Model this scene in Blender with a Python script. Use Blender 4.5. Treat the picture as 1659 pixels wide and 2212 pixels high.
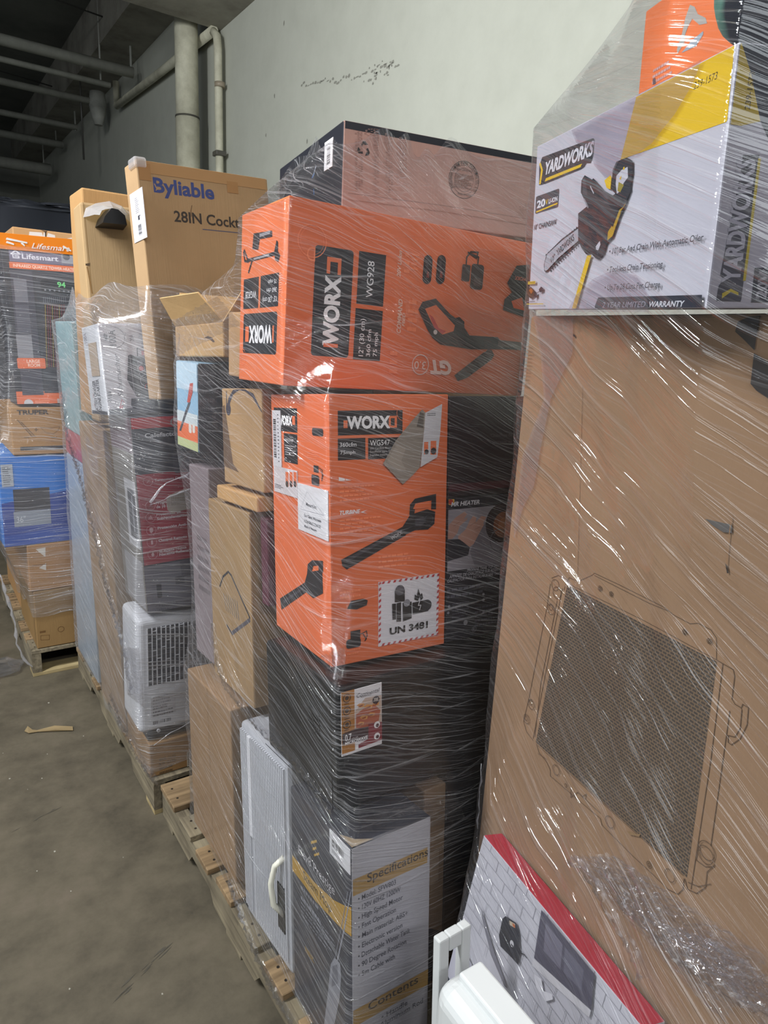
import bpy, bmesh, math, random
import numpy as np
from mathutils import Vector, Matrix, Euler

random.seed(7)
for _o in list(bpy.data.objects):
    bpy.data.objects.remove(_o)
scene = bpy.context.scene
COL = scene.collection

# ------------------------------------------------------------------ camera
FPX, CX, CY = 1490.0, 829.5, 1106.0            # focal length and centre of the 1659 x 2212 frame
PITCH, ROLL, YAW = math.radians(13.5), math.radians(2.8), math.radians(35.1)
CAM = Vector((0.0, 0.0, 1.6))
_f0 = Vector((math.sin(YAW), math.cos(YAW), 0)); _r0 = Vector((math.cos(YAW), -math.sin(YAW), 0)); _u0 = Vector((0, 0, 1))
CF = math.cos(PITCH) * _f0 - math.sin(PITCH) * _u0
_up = math.cos(PITCH) * _u0 + math.sin(PITCH) * _f0
CR = math.cos(ROLL) * _r0 + math.sin(ROLL) * _up
CU = math.cos(ROLL) * _up - math.sin(ROLL) * _r0
cd = bpy.data.cameras.new('camera'); cam = bpy.data.objects.new('camera', cd); COL.objects.link(cam)
cd.sensor_fit = 'HORIZONTAL'; cd.sensor_width = 36.0; cd.lens = FPX / 1659.0 * 36.0
cd.clip_start = 0.05; cd.clip_end = 60
cam.matrix_world = Matrix(((CR.x, CU.x, -CF.x, CAM.x), (CR.y, CU.y, -CF.y, CAM.y), (CR.z, CU.z, -CF.z, CAM.z), (0, 0, 0, 1)))
scene.camera = cam

# ------------------------------------------------------------------ world, lamps, exposure
scene.view_settings.view_transform = 'Standard'
scene.view_settings.look = 'None'
scene.view_settings.exposure = 0.38
scene.view_settings.gamma = 1.0
scene.view_settings.use_curve_mapping = False
scene.cycles.transparent_max_bounces = 24
scene.cycles.max_bounces = 8
scene.cycles.use_denoising = True
w = bpy.data.worlds.new('World'); scene.world = w; w.use_nodes = True
w.node_tree.nodes['Background'].inputs[0].default_value = (0.80, 0.88, 1.0, 1)
w.node_tree.nodes['Background'].inputs[1].default_value = 0.07

def area(name, loc, target, sx, sy, power, col=(0.96, 0.98, 1.0)):
    l = bpy.data.lights.new(name, 'AREA'); l.shape = 'RECTANGLE'; l.size = sx; l.size_y = sy
    l.energy = power; l.color = col
    o = bpy.data.objects.new(name, l); COL.objects.link(o); o.location = loc
    o.rotation_euler = (Vector(target) - Vector(loc)).to_track_quat('-Z', 'Y').to_euler()
    return o
# strip lamps over the aisle, and an unseen broad fill light added at the left
LAMPS = [(-1.3, 2.2, 4.05), (-1.3, -1.6, 4.05), (-0.3, -2.6, 4.05)]
area('ceiling_strip_lamp', LAMPS[0], (1.6, 3.2, 1.6), 0.22, 2.3, 250)
area('ceiling_strip_lamp', LAMPS[1], (1.6, -0.4, 1.6), 0.12, 1.4, 36)
area('ceiling_strip_lamp', LAMPS[2], (1.1, 2.0, 1.4), 1.4, 0.12, 60)
area('left_fill_light', (-4.6, 1.2, 2.2), (1.0, 1.5, 1.2), 3.0, 3.0, 70, (0.90, 0.97, 1.0))

# ------------------------------------------------------------------ materials
def lin(c):
    c = c.lstrip('#'); v = [int(c[i:i + 2], 16) / 255 for i in (0, 2, 4)]
    return tuple(x / 12.92 if x <= 0.04045 else ((x + 0.055) / 1.055) ** 2.4 for x in v) + (1,)
_M = {}
def mat(c, kind='print'):
    """board / print / plastic / metal / card / paper with gentle procedural variation"""
    key = (c, kind)
    if key in _M: return _M[key]
    m = bpy.data.materials.new(kind + '_' + c.lstrip('#')); _M[key] = m; m.use_nodes = True
    nt = m.node_tree; b = nt.nodes['Principled BSDF']
    rgb = lin(c)
    tc = nt.nodes.new('ShaderNodeTexCoord')
    n = nt.nodes.new('ShaderNodeTexNoise'); n.inputs['Scale'].default_value = {'card': 9, 'print': 14, 'plastic': 6}.get(kind, 10)
    n.inputs['Detail'].default_value = 5
    nt.links.new(tc.outputs['Object'], n.inputs['Vector'])
    mx = nt.nodes.new('ShaderNodeMix'); mx.data_type = 'RGBA'
    lo, hi = {'card': (.84, 1.10), 'print': (.95, 1.04), 'plastic': (.96, 1.03)}.get(kind, (.92, 1.06))
    mx.inputs['A'].default_value = tuple(x * lo for x in rgb[:3]) + (1,)
    mx.inputs['B'].default_value = tuple(min(1, x * hi) for x in rgb[:3]) + (1,)
    nt.links.new(n.outputs['Fac'], mx.inputs['Factor'])
    nt.links.new(mx.outputs['Result'], b.inputs['Base Color'])
    b.inputs['Roughness'].default_value = {'card': .82, 'print': .48, 'plastic': .38, 'metal': .35, 'paper': .7}.get(kind, .6)
    b.inputs['Specular IOR Level'].default_value = {'card': .2, 'print': .4}.get(kind, .4)
    if kind == 'card':
        mp = nt.nodes.new('ShaderNodeMapping'); mp.inputs['Scale'].default_value = (220, 220, 6)
        n2 = nt.nodes.new('ShaderNodeTexNoise'); n2.inputs['Scale'].default_value = 1; n2.inputs['Detail'].default_value = 2
        nt.links.new(tc.outputs['Object'], mp.inputs['Vector']); nt.links.new(mp.outputs['Vector'], n2.inputs['Vector'])
        bp = nt.nodes.new('ShaderNodeBump'); bp.inputs['Strength'].default_value = .25; bp.inputs['Distance'].default_value = .002
        nt.links.new(n2.outputs['Fac'], bp.inputs['Height']); nt.links.new(bp.outputs['Normal'], b.inputs['Normal'])
    return m

def wood(name, c1, c2, scale=(3, 60, 60)):
    m = bpy.data.materials.new(name); m.use_nodes = True; nt = m.node_tree; b = nt.nodes['Principled BSDF']
    tc = nt.nodes.new('ShaderNodeTexCoord'); mp = nt.nodes.new('ShaderNodeMapping'); mp.inputs['Scale'].default_value = scale
    n = nt.nodes.new('ShaderNodeTexNoise'); n.inputs['Scale'].default_value = 1; n.inputs['Detail'].default_value = 6; n.inputs['Distortion'].default_value = .6
    n3 = nt.nodes.new('ShaderNodeTexNoise'); n3.inputs['Scale'].default_value = 7; n3.inputs['Detail'].default_value = 4
    r = nt.nodes.new('ShaderNodeValToRGB'); r.color_ramp.elements[0].color = lin(c1); r.color_ramp.elements[1].color = lin(c2)
    r.color_ramp.elements[0].position = .35; r.color_ramp.elements[1].position = .65
    mx = nt.nodes.new('ShaderNodeMath'); mx.operation = 'MULTIPLY_ADD'; mx.inputs[1].default_value = .55; 
    m2 = nt.nodes.new('ShaderNodeMath'); m2.operation = 'MULTIPLY'; m2.inputs[1].default_value = .45
    nt.links.new(tc.outputs['Object'], mp.inputs['Vector']); nt.links.new(mp.outputs['Vector'], n.inputs['Vector'])
    nt.links.new(tc.outputs['Object'], n3.inputs['Vector']); nt.links.new(n3.outputs['Fac'], m2.inputs[0])
    nt.links.new(n.outputs['Fac'], mx.inputs[0]); nt.links.new(m2.outputs[0], mx.inputs[2])
    nt.links.new(mx.outputs[0], r.inputs['Fac']); nt.links.new(r.outputs['Color'], b.inputs['Base Color'])
    b.inputs['Roughness'].default_value = .85
    bp = nt.nodes.new('ShaderNodeBump'); bp.inputs['Strength'].default_value = .4; bp.inputs['Distance'].default_value = .004
    nt.links.new(n.outputs['Fac'], bp.inputs['Height']); nt.links.new(bp.outputs['Normal'], b.inputs['Normal'])
    return m
WOOD_GREY = wood('weathered_wood', '#51483a', '#8f846c', (60, 3, 60))
WOOD_TAN = wood('tan_board', '#5e4b33', '#9a8160', (3, 60, 60))
WOOD_PALE = wood('pale_board', '#84724c', '#bba97e', (3, 60, 60))

def ramp_noise(name, stops, scale, detail=6, rough=.7, bump=0, second=None, coord='Object'):
    m = bpy.data.materials.new(name); m.use_nodes = True; nt = m.node_tree; b = nt.nodes['Principled BSDF']
    tc = nt.nodes.new('ShaderNodeTexCoord')
    n = nt.nodes.new('ShaderNodeTexNoise'); n.inputs['Scale'].default_value = scale; n.inputs['Detail'].default_value = detail; n.inputs['Roughness'].default_value = .65
    nt.links.new(tc.outputs[coord], n.inputs['Vector'])
    fac = n.outputs['Fac']
    if second:
        n2 = nt.nodes.new('ShaderNodeTexNoise'); n2.inputs['Scale'].default_value = second; n2.inputs['Detail'].default_value = 8; n2.inputs['Roughness'].default_value = .7
        nt.links.new(tc.outputs[coord], n2.inputs['Vector'])
        a = nt.nodes.new('ShaderNodeMath'); a.operation = 'ADD'; nt.links.new(fac, a.inputs[0]); nt.links.new(n2.outputs['Fac'], a.inputs[1])
        h = nt.nodes.new('ShaderNodeMath'); h.operation = 'MULTIPLY'; h.inputs[1].default_value = .5; nt.links.new(a.outputs[0], h.inputs[0]); fac = h.outputs[0]
    r = nt.nodes.new('ShaderNodeValToRGB'); e = r.color_ramp.elements
    e[0].position, e[0].color = stops[0][0], lin(stops[0][1]); e[1].position, e[1].color = stops[-1][0], lin(stops[-1][1])
    for p, c in stops[1:-1]:
        q = e.new(p); q.color = lin(c)
    nt.links.new(fac, r.inputs['Fac']); nt.links.new(r.outputs['Color'], b.inputs['Base Color'])
    b.inputs['Roughness'].default_value = rough; b.inputs['Specular IOR Level'].default_value = .3
    if bump:
        bp = nt.nodes.new('ShaderNodeBump'); bp.inputs['Strength'].default_value = bump; bp.inputs['Distance'].default_value = .01
        nt.links.new(fac, bp.inputs['Height']); nt.links.new(bp.outputs['Normal'], b.inputs['Normal'])
    return m

def film_mat(name, slope_a, slope_b, haze=.07, streak=.30, gloss=1.5, crumple=.3, bump=.35, tint=(.95, .95, .965), fa=230, fb=85, dist=.009, fu=2.0):
    """clear stretch film: a see-through sheet with milky stretch creases and a bumpy glossy skin; UV = metres along / up the wrap"""
    m = bpy.data.materials.new(name); m.use_nodes = True; nt = m.node_tree
    for n in list(nt.nodes): nt.nodes.remove(n)
    N = nt.nodes.new; L = nt.links.new
    out = N('ShaderNodeOutputMaterial'); uv = N('ShaderNodeUVMap'); uv.uv_map = 'wrap'
    def mth(op, a, b=None, c=None):
        x = N('ShaderNodeMath'); x.operation = op
        for i, v in enumerate((a, b, c)):
            if v is None: continue
            if isinstance(v, (int, float)): x.inputs[i].default_value = v
            else: L(v, x.inputs[i])
        return x.outputs[0]
    sp = N('ShaderNodeSeparateXYZ'); L(uv.outputs['UV'], sp.inputs[0])
    lown = N('ShaderNodeTexNoise'); lown.inputs['Scale'].default_value = 2.2; lown.inputs['Detail'].default_value = 2; L(uv.outputs['UV'], lown.inputs['Vector'])
    def streaks(slope, fu, fv, seed, detail=3):
        v2 = mth('MULTIPLY_ADD', sp.outputs['X'], slope, sp.outputs['Y'])
        v3 = mth('MULTIPLY_ADD', lown.outputs['Fac'], .10, v2)
        cb = N('ShaderNodeCombineXYZ'); L(mth('MULTIPLY', sp.outputs['X'], fu), cb.inputs[0]); L(mth('MULTIPLY', v3, fv), cb.inputs[1]); cb.inputs[2].default_value = seed
        n = N('ShaderNodeTexNoise'); n.inputs['Scale'].default_value = 1; n.inputs['Detail'].default_value = detail; n.inputs['Roughness'].default_value = .6
        L(cb.outputs[0], n.inputs['Vector']); return n.outputs['Fac']
    def rmp(x, a, b):
        r = N('ShaderNodeMapRange'); r.inputs['From Min'].default_value = a; r.inputs['From Max'].default_value = b; r.clamp = True
        L(x, r.inputs['Value']); return r.outputs['Result']
    A = streaks(slope_a, fu, fa, 1.0); B = streaks(slope_b, fu * 1.2, fb, 5.0); Cc = streaks(slope_a * .6, 1.2, 340, 9.0, 2)
    msk = N('ShaderNodeTexNoise'); msk.inputs['Scale'].default_value = 3.3; msk.inputs['Detail'].default_value = 3
    mo = N('ShaderNodeVectorMath'); mo.operation = 'ADD'; mo.inputs[1].default_value = (3.3, 7.7, 1); L(uv.outputs['UV'], mo.inputs[0]); L(mo.outputs[0], msk.inputs['Vector'])
    M1 = rmp(msk.outputs['Fac'], .38, .66)
    sa = mth('MULTIPLY', rmp(A, .55, .69), mth('MULTIPLY_ADD', M1, .7, .3)); sb = mth('MULTIPLY', rmp(B, .58, .74), rmp(lown.outputs['Fac'], .40, .62)); sc = mth('MULTIPLY', rmp(Cc, .57, .70), .6)
    st = mth('MAXIMUM', mth('MAXIMUM', sa, sb), sc)
    hz = mth('MULTIPLY_ADD', st, streak, haze)
    cr = N('ShaderNodeTexVoronoi'); cr.feature = 'F1'; cr.inputs['Scale'].default_value = 46; cr.inputs['Randomness'].default_value = 1
    L(uv.outputs['UV'], cr.inputs['Vector'])
    crm = mth('MULTIPLY', cr.outputs['Distance'], mth('MULTIPLY', rmp(msk.outputs['Fac'], .55, .72), crumple))
    rid = mth('MAXIMUM', mth('MULTIPLY', rmp(A, .56, .74), M1), mth('MULTIPLY', rmp(B, .58, .76), .8))
    h = mth('ADD', mth('MULTIPLY_ADD', A, .35, mth('MULTIPLY', rid, .5)), crm)
    bp = N('ShaderNodeBump'); bp.inputs['Strength'].default_value = bump; bp.inputs['Distance'].default_value = dist; L(h, bp.inputs['Height'])
    tr = N('ShaderNodeBsdfTransparent'); tr.inputs['Color'].default_value = tint + (1,)
    df = N('ShaderNodeBsdfDiffuse'); df.inputs['Color'].default_value = (.86, .86, .90, 1); L(bp.outputs['Normal'], df.inputs['Normal'])
    tl = N('ShaderNodeBsdfTranslucent'); tl.inputs['Color'].default_value = (.86, .86, .90, 1)
    dm = N('ShaderNodeMixShader'); dm.inputs[0].default_value = .25; L(df.outputs[0], dm.inputs[1]); L(tl.outputs[0], dm.inputs[2])
    m1 = N('ShaderNodeMixShader'); L(hz, m1.inputs[0]); L(tr.outputs[0], m1.inputs[1]); L(dm.outputs[0], m1.inputs[2])
    gl = N('ShaderNodeBsdfGlossy'); gl.inputs['Roughness'].default_value = .055; L(bp.outputs['Normal'], gl.inputs['Normal'])
    fr = N('ShaderNodeFresnel'); ge = N('ShaderNodeNewGeometry'); L(mth('MULTIPLY_ADD', ge.outputs['Backfacing'], 1 / 1.5 - 1.5, 1.5), fr.inputs['IOR']); L(bp.outputs['Normal'], fr.inputs['Normal'])
    fc = mth('MINIMUM', mth('MULTIPLY', fr.outputs[0], gloss), .30)
    m2 = N('ShaderNodeMixShader'); L(fc, m2.inputs[0]); L(m1.outputs[0], m2.inputs[1]); L(gl.outputs[0], m2.inputs[2])
    L(m2.outputs[0], out.inputs['Surface'])
    return m

# ------------------------------------------------------------------ object helpers
def link(name, bm, mats, parent=None, smooth=False):
    me = bpy.data.meshes.new(name); bm.to_mesh(me); bm.free()
    for m in (mats if isinstance(mats, (list, tuple)) else [mats]): me.materials.append(m)
    if smooth:
        for p in me.polygons: p.use_smooth = True
    o = bpy.data.objects.new(name, me); COL.objects.link(o)
    if parent is not None: o.parent = parent
    return o
def tag(o, label, cat, group=None):
    o['label'] = label; o['category'] = cat
    if group: o['group'] = group
    return o
def structure(o):
    o['kind'] = 'structure'; return o
def empty(name, loc, rot=(0, 0, 0)):
    o = bpy.data.objects.new(name, None); COL.objects.link(o); o.location = loc
    o.rotation_euler = tuple(math.radians(a) for a in rot); o.empty_display_size = .05
    return o
def bm_box(bm, lo, hi, mi=0, bevel=0, seg=2):
    vs = [bm.verts.new((x, y, z)) for z in (lo[2], hi[2]) for y in (lo[1], hi[1]) for x in (lo[0], hi[0])]
    fs = [bm.faces.new([vs[i] for i in f]) for f in ((0, 2, 3, 1), (4, 5, 7, 6), (0, 1, 5, 4), (2, 6, 7, 3), (0, 4, 6, 2), (1, 3, 7, 5))]
    for f in fs: f.material_index = mi
    if bevel:
        es = list({e for f in fs for e in f.edges})
        r = bmesh.ops.bevel(bm, geom=es, offset=bevel, segments=seg, affect='EDGES', profile=.5)
        for f in r['faces']: f.material_index = mi
    return fs
def box_obj(name, lo, hi, m, parent=None, bevel=.002):
    bm = bmesh.new(); bm_box(bm, lo, hi, 0, bevel); return link(name, bm, m, parent)
def bm_tube(bm, pts, r, n=10, mi=0, caps=True):
    pts = [Vector(p) for p in pts]; rings = []
    rr = r if isinstance(r, (list, tuple)) else [r] * len(pts)
    prev = None
    for i, p in enumerate(pts):
        t = (pts[min(i + 1, len(pts) - 1)] - pts[max(i - 1, 0)]).normalized()
        a = prev - t * prev.dot(t) if prev is not None else t.orthogonal()
        a.normalize(); prev = a; b = t.cross(a)
        rings.append([bm.verts.new(p + (a * math.cos(2 * math.pi * k / n) + b * math.sin(2 * math.pi * k / n)) * rr[i]) for k in range(n)])
    for i in range(len(rings) - 1):
        for k in range(n):
            f = bm.faces.new((rings[i][k], rings[i][(k + 1) % n], rings[i + 1][(k + 1) % n], rings[i + 1][k])); f.material_index = mi; f.smooth = True
    if caps:
        bm.faces.new(rings[0][::-1]).material_index = mi; bm.faces.new(rings[-1]).material_index = mi
def tube_obj(name, pts, r, m, parent=None, n=12):
    bm = bmesh.new(); bm_tube(bm, pts, r, n); return link(name, bm, m, parent)

_T = {}
def text_shape(s, bold, shear=0.0):
    key = (s, bold, shear)
    if key in _T: return _T[key]
    cu = bpy.data.curves.new('lettering', 'FONT'); cu.body = s; cu.size = 1; cu.resolution_u = 3; cu.offset = bold; cu.shear = shear
    ob = bpy.data.objects.new('lettering', cu); me = bpy.data.meshes.new_from_object(ob)
    vs = np.array([v.co[:2] for v in me.vertices]) if len(me.vertices) else np.zeros((1, 2)); fs = [tuple(p.vertices) for p in me.polygons]
    bpy.data.objects.remove(ob); bpy.data.curves.remove(cu); bpy.data.meshes.remove(me)
    x0, x1 = vs[:, 0].min(), vs[:, 0].max()
    vs = vs.copy(); vs[:, 0] = (vs[:, 0] - x0) / max(1e-6, x1 - x0); vs[:, 1] /= 0.69
    _T[key] = (vs, fs); return _T[key]

class Part:
    """a mesh being gathered, in its thing's own frame; prints go into the same mesh with their own materials"""
    def __init__(self): self.bm = bmesh.new(); self.mats = []
    def mi(self, m):
        if m not in self.mats: self.mats.append(m)
        return self.mats.index(m)
class Box(Part):
    """a carton: pos = lower corner nearest aisle and camera, size = (along x, along y, up), rot = (yaw, tilt x, tilt y) in degrees"""
    def __init__(self, name, label, cat, pos, size, rot=(0, 0, 0), c='#a98258', kind='card', faces=None, bevel=.003, group=None, seg=2):
        super().__init__(); self.size = size; self.name = name
        self.obj = None; self.label, self.cat, self.group = label, cat, group
        self.M = Matrix.Translation(pos) @ Euler((math.radians(rot[1]), math.radians(rot[2]), math.radians(rot[0])), 'XYZ').to_matrix().to_4x4()
        bm_box(self.bm, (0, 0, 0), size, self.mi(mat(c, kind)), bevel, seg)
        if faces:
            self.bm.normal_update()
            for f in self.bm.faces:
                n = f.normal; k = 'N' if n.y < -.9 else 'F' if n.y > .9 else 'L' if n.x < -.9 else 'R' if n.x > .9 else 'T' if n.z > .9 else 'B' if n.z < -.9 else None
                if k in faces: f.material_index = self.mi(mat(*faces[k]) if isinstance(faces[k], tuple) else mat(faces[k], kind))
        self.parts = []
    def face(self, k, part=None, base=None):
        return Face(self, k, part or self, base if base is not None else (.0003 if part is None else .0012))
    def part(self, name, label=None):
        p = Part(); p.name = name; p.label = label; self.parts.append(p); return p
    def corners(self):
        return [self.M @ Vector((x, y, z)) for x in (0, self.size[0]) for y in (0, self.size[1]) for z in (0, self.size[2])]
    def build(self):
        o = self.obj = link(self.name, self.bm, self.mats); o.matrix_world = self.M
        if self.label: tag(o, self.label, self.cat, self.group)
        for p in self.parts:
            q = link(p.name, p.bm, p.mats, o)
            if p.label: q['label'] = p.label
        return o
class Face:
    def __init__(self, box, k, part, base):
        self.b, self.k, self.p, self.off = box, k, part, base
        w_, d_, h_ = box.size
        V = Vector
        self.o, self.u, self.v, self.n, self.w, self.h = {
            'N': (V((0, 0, 0)), V((1, 0, 0)), V((0, 0, 1)), V((0, -1, 0)), w_, h_),
            'L': (V((0, d_, 0)), V((0, -1, 0)), V((0, 0, 1)), V((-1, 0, 0)), d_, h_),
            'T': (V((0, 0, h_)), V((1, 0, 0)), V((0, 1, 0)), V((0, 0, 1)), w_, d_)}[k]
        self.zoom(0, 0, 1); R = box.M.to_3x3(); self.wo = box.M @ self.o; self.wn = R @ self.n; self.wu = R @ self.u; self.wv = R @ self.v
    def zoom(self, ox, oy, s): self.z = (ox, oy, s); return self
    def uv(self, x, y):
        x = float(self.z[0] + x / self.z[2]); y = float(self.z[1] + y / self.z[2])
        d = CF + (x - CX) / FPX * CR - (y - CY) / FPX * CU
        t = (self.wo - CAM).dot(self.wn) / d.dot(self.wn); p = CAM + d * t - self.wo
        return np.array([p.dot(self.wu), p.dot(self.wv)])
    def pts(self, flat): return [self.uv(flat[i], flat[i + 1]) for i in range(0, len(flat), 2)]
    def _put(self, uvs, fs, m, lift=0):
        self.off += .00005
        mi = self.p.mi(m); bm = self.p.bm
        vs = [bm.verts.new(self.o + self.u * float(min(max(a, .0015), self.w - .0015)) + self.v * float(min(max(b, .0015), self.h - .0015)) + self.n * (self.off + lift)) for a, b in uvs]
        for f in fs:
            try:
                q = bm.faces.new([vs[i] for i in f]); q.material_index = mi; q.normal_update()
            except ValueError: pass
    def poly(self, flat, c, kind='print'):
        p = self.pts(flat); self._put(p, [tuple(range(len(p)))], mat(c, kind) if isinstance(c, str) else c)
    def uvpoly(self, p, c, kind='print'): self._put(p, [tuple(range(len(p)))], mat(c, kind) if isinstance(c, str) else c)
    def quad(self, flat, c, kind='print'):
        p = np.array(self.pts(flat)); us = np.sort(p[:, 0]); vs = np.sort(p[:, 1]); h = len(p) // 2
        u0, u1, v0, v1 = us[:h].mean(), us[h:].mean(), vs[:h].mean(), vs[h:].mean()
        self.uvpoly([(u0, v0), (u1, v0), (u1, v1), (u0, v1)], c, kind); return (u0, v0, u1, v1)
    def rquad(self, flat, c, r=.15, kind='print'):
        p = np.array(self.pts(flat)); us = np.sort(p[:, 0]); vs = np.sort(p[:, 1])
        u0, u1, v0, v1 = us[:2].mean(), us[2:].mean(), vs[:2].mean(), vs[2:].mean(); q = r * min(u1 - u0, v1 - v0); o = []
        for cx, cy, a0 in ((u1 - q, v1 - q, 0), (u0 + q, v1 - q, 90), (u0 + q, v0 + q, 180), (u1 - q, v0 + q, 270)):
            for k in range(5): a = math.radians(a0 + k * 22.5); o.append((cx + q * math.cos(a), cy + q * math.sin(a)))
        self.uvpoly(o, c, kind)
    def line(self, flat, wd, c, kind='print', closed=False):
        p = [np.array(q) for q in self.pts(flat)]
        self.uvline(p + ([p[0]] if closed else []), wd, c, kind)
    def uvline(self, p, wd, c, kind='print'):
        P, Fc = [], []
        for a, b in zip(p[:-1], p[1:]):
            d = b - a; l = np.hypot(*d)
            if l < 1e-6: continue
            d = d / l; nn = np.array([-d[1], d[0]]) * wd / 2; e = d * wd * .3; i = len(P)
            P += [a - e - nn, b + e - nn, b + e + nn, a - e + nn]; Fc.append((i, i + 1, i + 2, i + 3))
        self._put(P, Fc, mat(c, kind))
    def disc(self, x, y, x2, y2, c, kind='print', ring=0, a0=0, a1=360):
        q = self.uv(x, y); r = np.hypot(*(self.uv(x2, y2) - q)); n = 28
        ang = [math.radians(a0 + (a1 - a0) * k / n) for k in range(n + 1)]
        if ring:
            self.uvline([q + r * np.array([math.cos(a), math.sin(a)]) for a in ang], ring, c, kind)
        else: self.uvpoly([q + r * np.array([math.cos(a), math.sin(a)]) for a in ang[:-1]], c, kind)
    def text(self, s, ax, ay, bx, by, tx, ty, c, bold=.0, shear=0.0, snap=True, kind='print'):
        A, B, T = self.uv(ax, ay), self.uv(bx, by), self.uv(tx, ty)
        if snap:
            d = B - A; i = 0 if abs(d[0]) > abs(d[1]) else 1; e = np.zeros(2); e[i] = np.sign(d[i]); B = A + e * abs(d[i])
            pr = np.array([-e[1], e[0]]); T = A + pr * abs((T - A) @ pr)
        vs, fs = text_shape(s, bold, shear)
        self._put([A + x * (B - A) + y * (T - A) for x, y in vs], fs, mat(c, kind) if isinstance(c, str) else c)
    def bars(self, flat, c='#1a1a1c', n=26, horiz=True):
        p = np.array(self.pts(flat)); us = np.sort(p[:, 0]); vs = np.sort(p[:, 1]); h = len(p) // 2
        u0, u1, v0, v1 = us[:h].mean(), us[h:].mean(), vs[:h].mean(), vs[h:].mean(); t = 0.0; P, Fc = [], []; rnd = random.Random(n)
        while t < .97:
            wd = rnd.choice((.4, .7, 1.2)) / n; i = len(P); a, b = t, min(1, t + wd)
            if horiz: P += [(u0 + (u1 - u0) * a, v0), (u0 + (u1 - u0) * b, v0), (u0 + (u1 - u0) * b, v1), (u0 + (u1 - u0) * a, v1)]
            else: P += [(u0, v0 + (v1 - v0) * a), (u1, v0 + (v1 - v0) * a), (u1, v0 + (v1 - v0) * b), (u0, v0 + (v1 - v0) * b)]
            Fc.append((i, i + 1, i + 2, i + 3)); t += wd + rnd.choice((.4, .6, 1.0)) / n
        self._put(P, Fc, mat(c, 'print'))
    def rows(self, flat, c, n=4, fill=.45, rag=.35):
        """lines of copy too small to read, as thin rules"""
        p = np.array(self.pts(flat)); u0, v0 = p.min(0); u1, v1 = p.max(0); P, Fc = [], []; rnd = random.Random(int(flat[0]) + n)
        for k in range(n):
            va = v1 - (v1 - v0) * (k + .2) / n; vb = va - (v1 - v0) * fill / n; ue = u1 - rnd.random() * rag * (u1 - u0); u = u0
            while u < ue:
                e = min(ue, u + (u1 - u0) * rnd.uniform(.05, .14)); i = len(P); P += [(u, vb), (e, vb), (e, va), (u, va)]; Fc.append((i, i + 1, i + 2, i + 3)); u = e + (u1 - u0) * .02
        self._put(P, Fc, mat(c, 'print'))
    def sheet(self, flat, c, thick=.0008, kind='paper', snap=True):
        """a stuck-on label or strip: a thin slab that is this part's own mesh"""
        p = np.array(self.pts(flat))
        if snap:
            us = np.sort(p[:, 0]); vs = np.sort(p[:, 1]); h = len(p) // 2; u0, u1, v0, v1 = us[:h].mean(), us[h:].mean(), vs[:h].mean(), vs[h:].mean()
            p = np.array([(u0, v0), (u1, v0), (u1, v1), (u0, v1)])
        mi = self.p.mi(mat(c, kind) if isinstance(c, str) else c); bm = self.p.bm
        lo = [bm.verts.new(self.o + self.u * float(a) + self.v * float(b) + self.n * (self.off - .0006)) for a, b in p]
        hi = [bm.verts.new(self.o + self.u * float(a) + self.v * float(b) + self.n * (self.off + thick)) for a, b in p]
        n = len(p); bm.faces.new(lo[::-1]).material_index = mi; bm.faces.new(hi).material_index = mi
        for k in range(n): bm.faces.new((lo[k], lo[(k + 1) % n], hi[(k + 1) % n], hi[k])).material_index = mi
        self.off += thick
        return self

# ------------------------------------------------------------------ the room
def slab(name, lo, hi, m):
    bm = bmesh.new(); bm_box(bm, lo, hi); return structure(link(name, bm, m))
M_FLOOR = ramp_noise('concrete_floor', [(.30, '#302d26'), (.42, '#4e483c'), (.53, '#5d5648'), (.60, '#645b4e'), (.72, '#6c6556')], 1.5, 8, .62, .12, 7)
M_WALL = ramp_noise('painted_wall', [(.25, '#b2b4a8'), (.5, '#bdbfb3'), (.75, '#c5c7bb')], .7, 4, .8, .04, 5)
M_CEIL = ramp_noise('grey_ceiling', [(.3, '#6b6e69'), (.7, '#84867f')], 1.2, 5, .9)
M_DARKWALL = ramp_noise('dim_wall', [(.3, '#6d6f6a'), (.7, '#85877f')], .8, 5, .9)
M_BEAM = ramp_noise('stained_beam', [(.3, '#77736a'), (.5, '#9a978c'), (.7, '#aba89d')], 2.2, 7, .85)
M_PIPE = ramp_noise('painted_pipe', [(.3, '#a9a692'), (.6, '#c9c7b2'), (.8, '#d2d0be')], 6, 6, .6)
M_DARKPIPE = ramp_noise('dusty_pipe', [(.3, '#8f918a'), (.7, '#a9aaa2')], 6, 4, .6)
slab('floor', (-5, -4.5, -.1), (2.6, 16, 0), M_FLOOR)
slab('wall_right', (2.6, -4.5, 0), (2.8, 16, 5.4), M_WALL)
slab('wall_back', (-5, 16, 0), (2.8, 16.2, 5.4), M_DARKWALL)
slab('ceiling_soffit', (-5, -4.5, 4.22), (2.6, 6.55, 4.5), M_BEAM)
slab('ceiling_upper', (-5, 6.55, 5.2), (2.6, 16, 5.4), M_CEIL)
slab('beam_ledge', (2.15, 6.55, 4.68), (2.6, 16, 5.2), M_BEAM)
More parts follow.
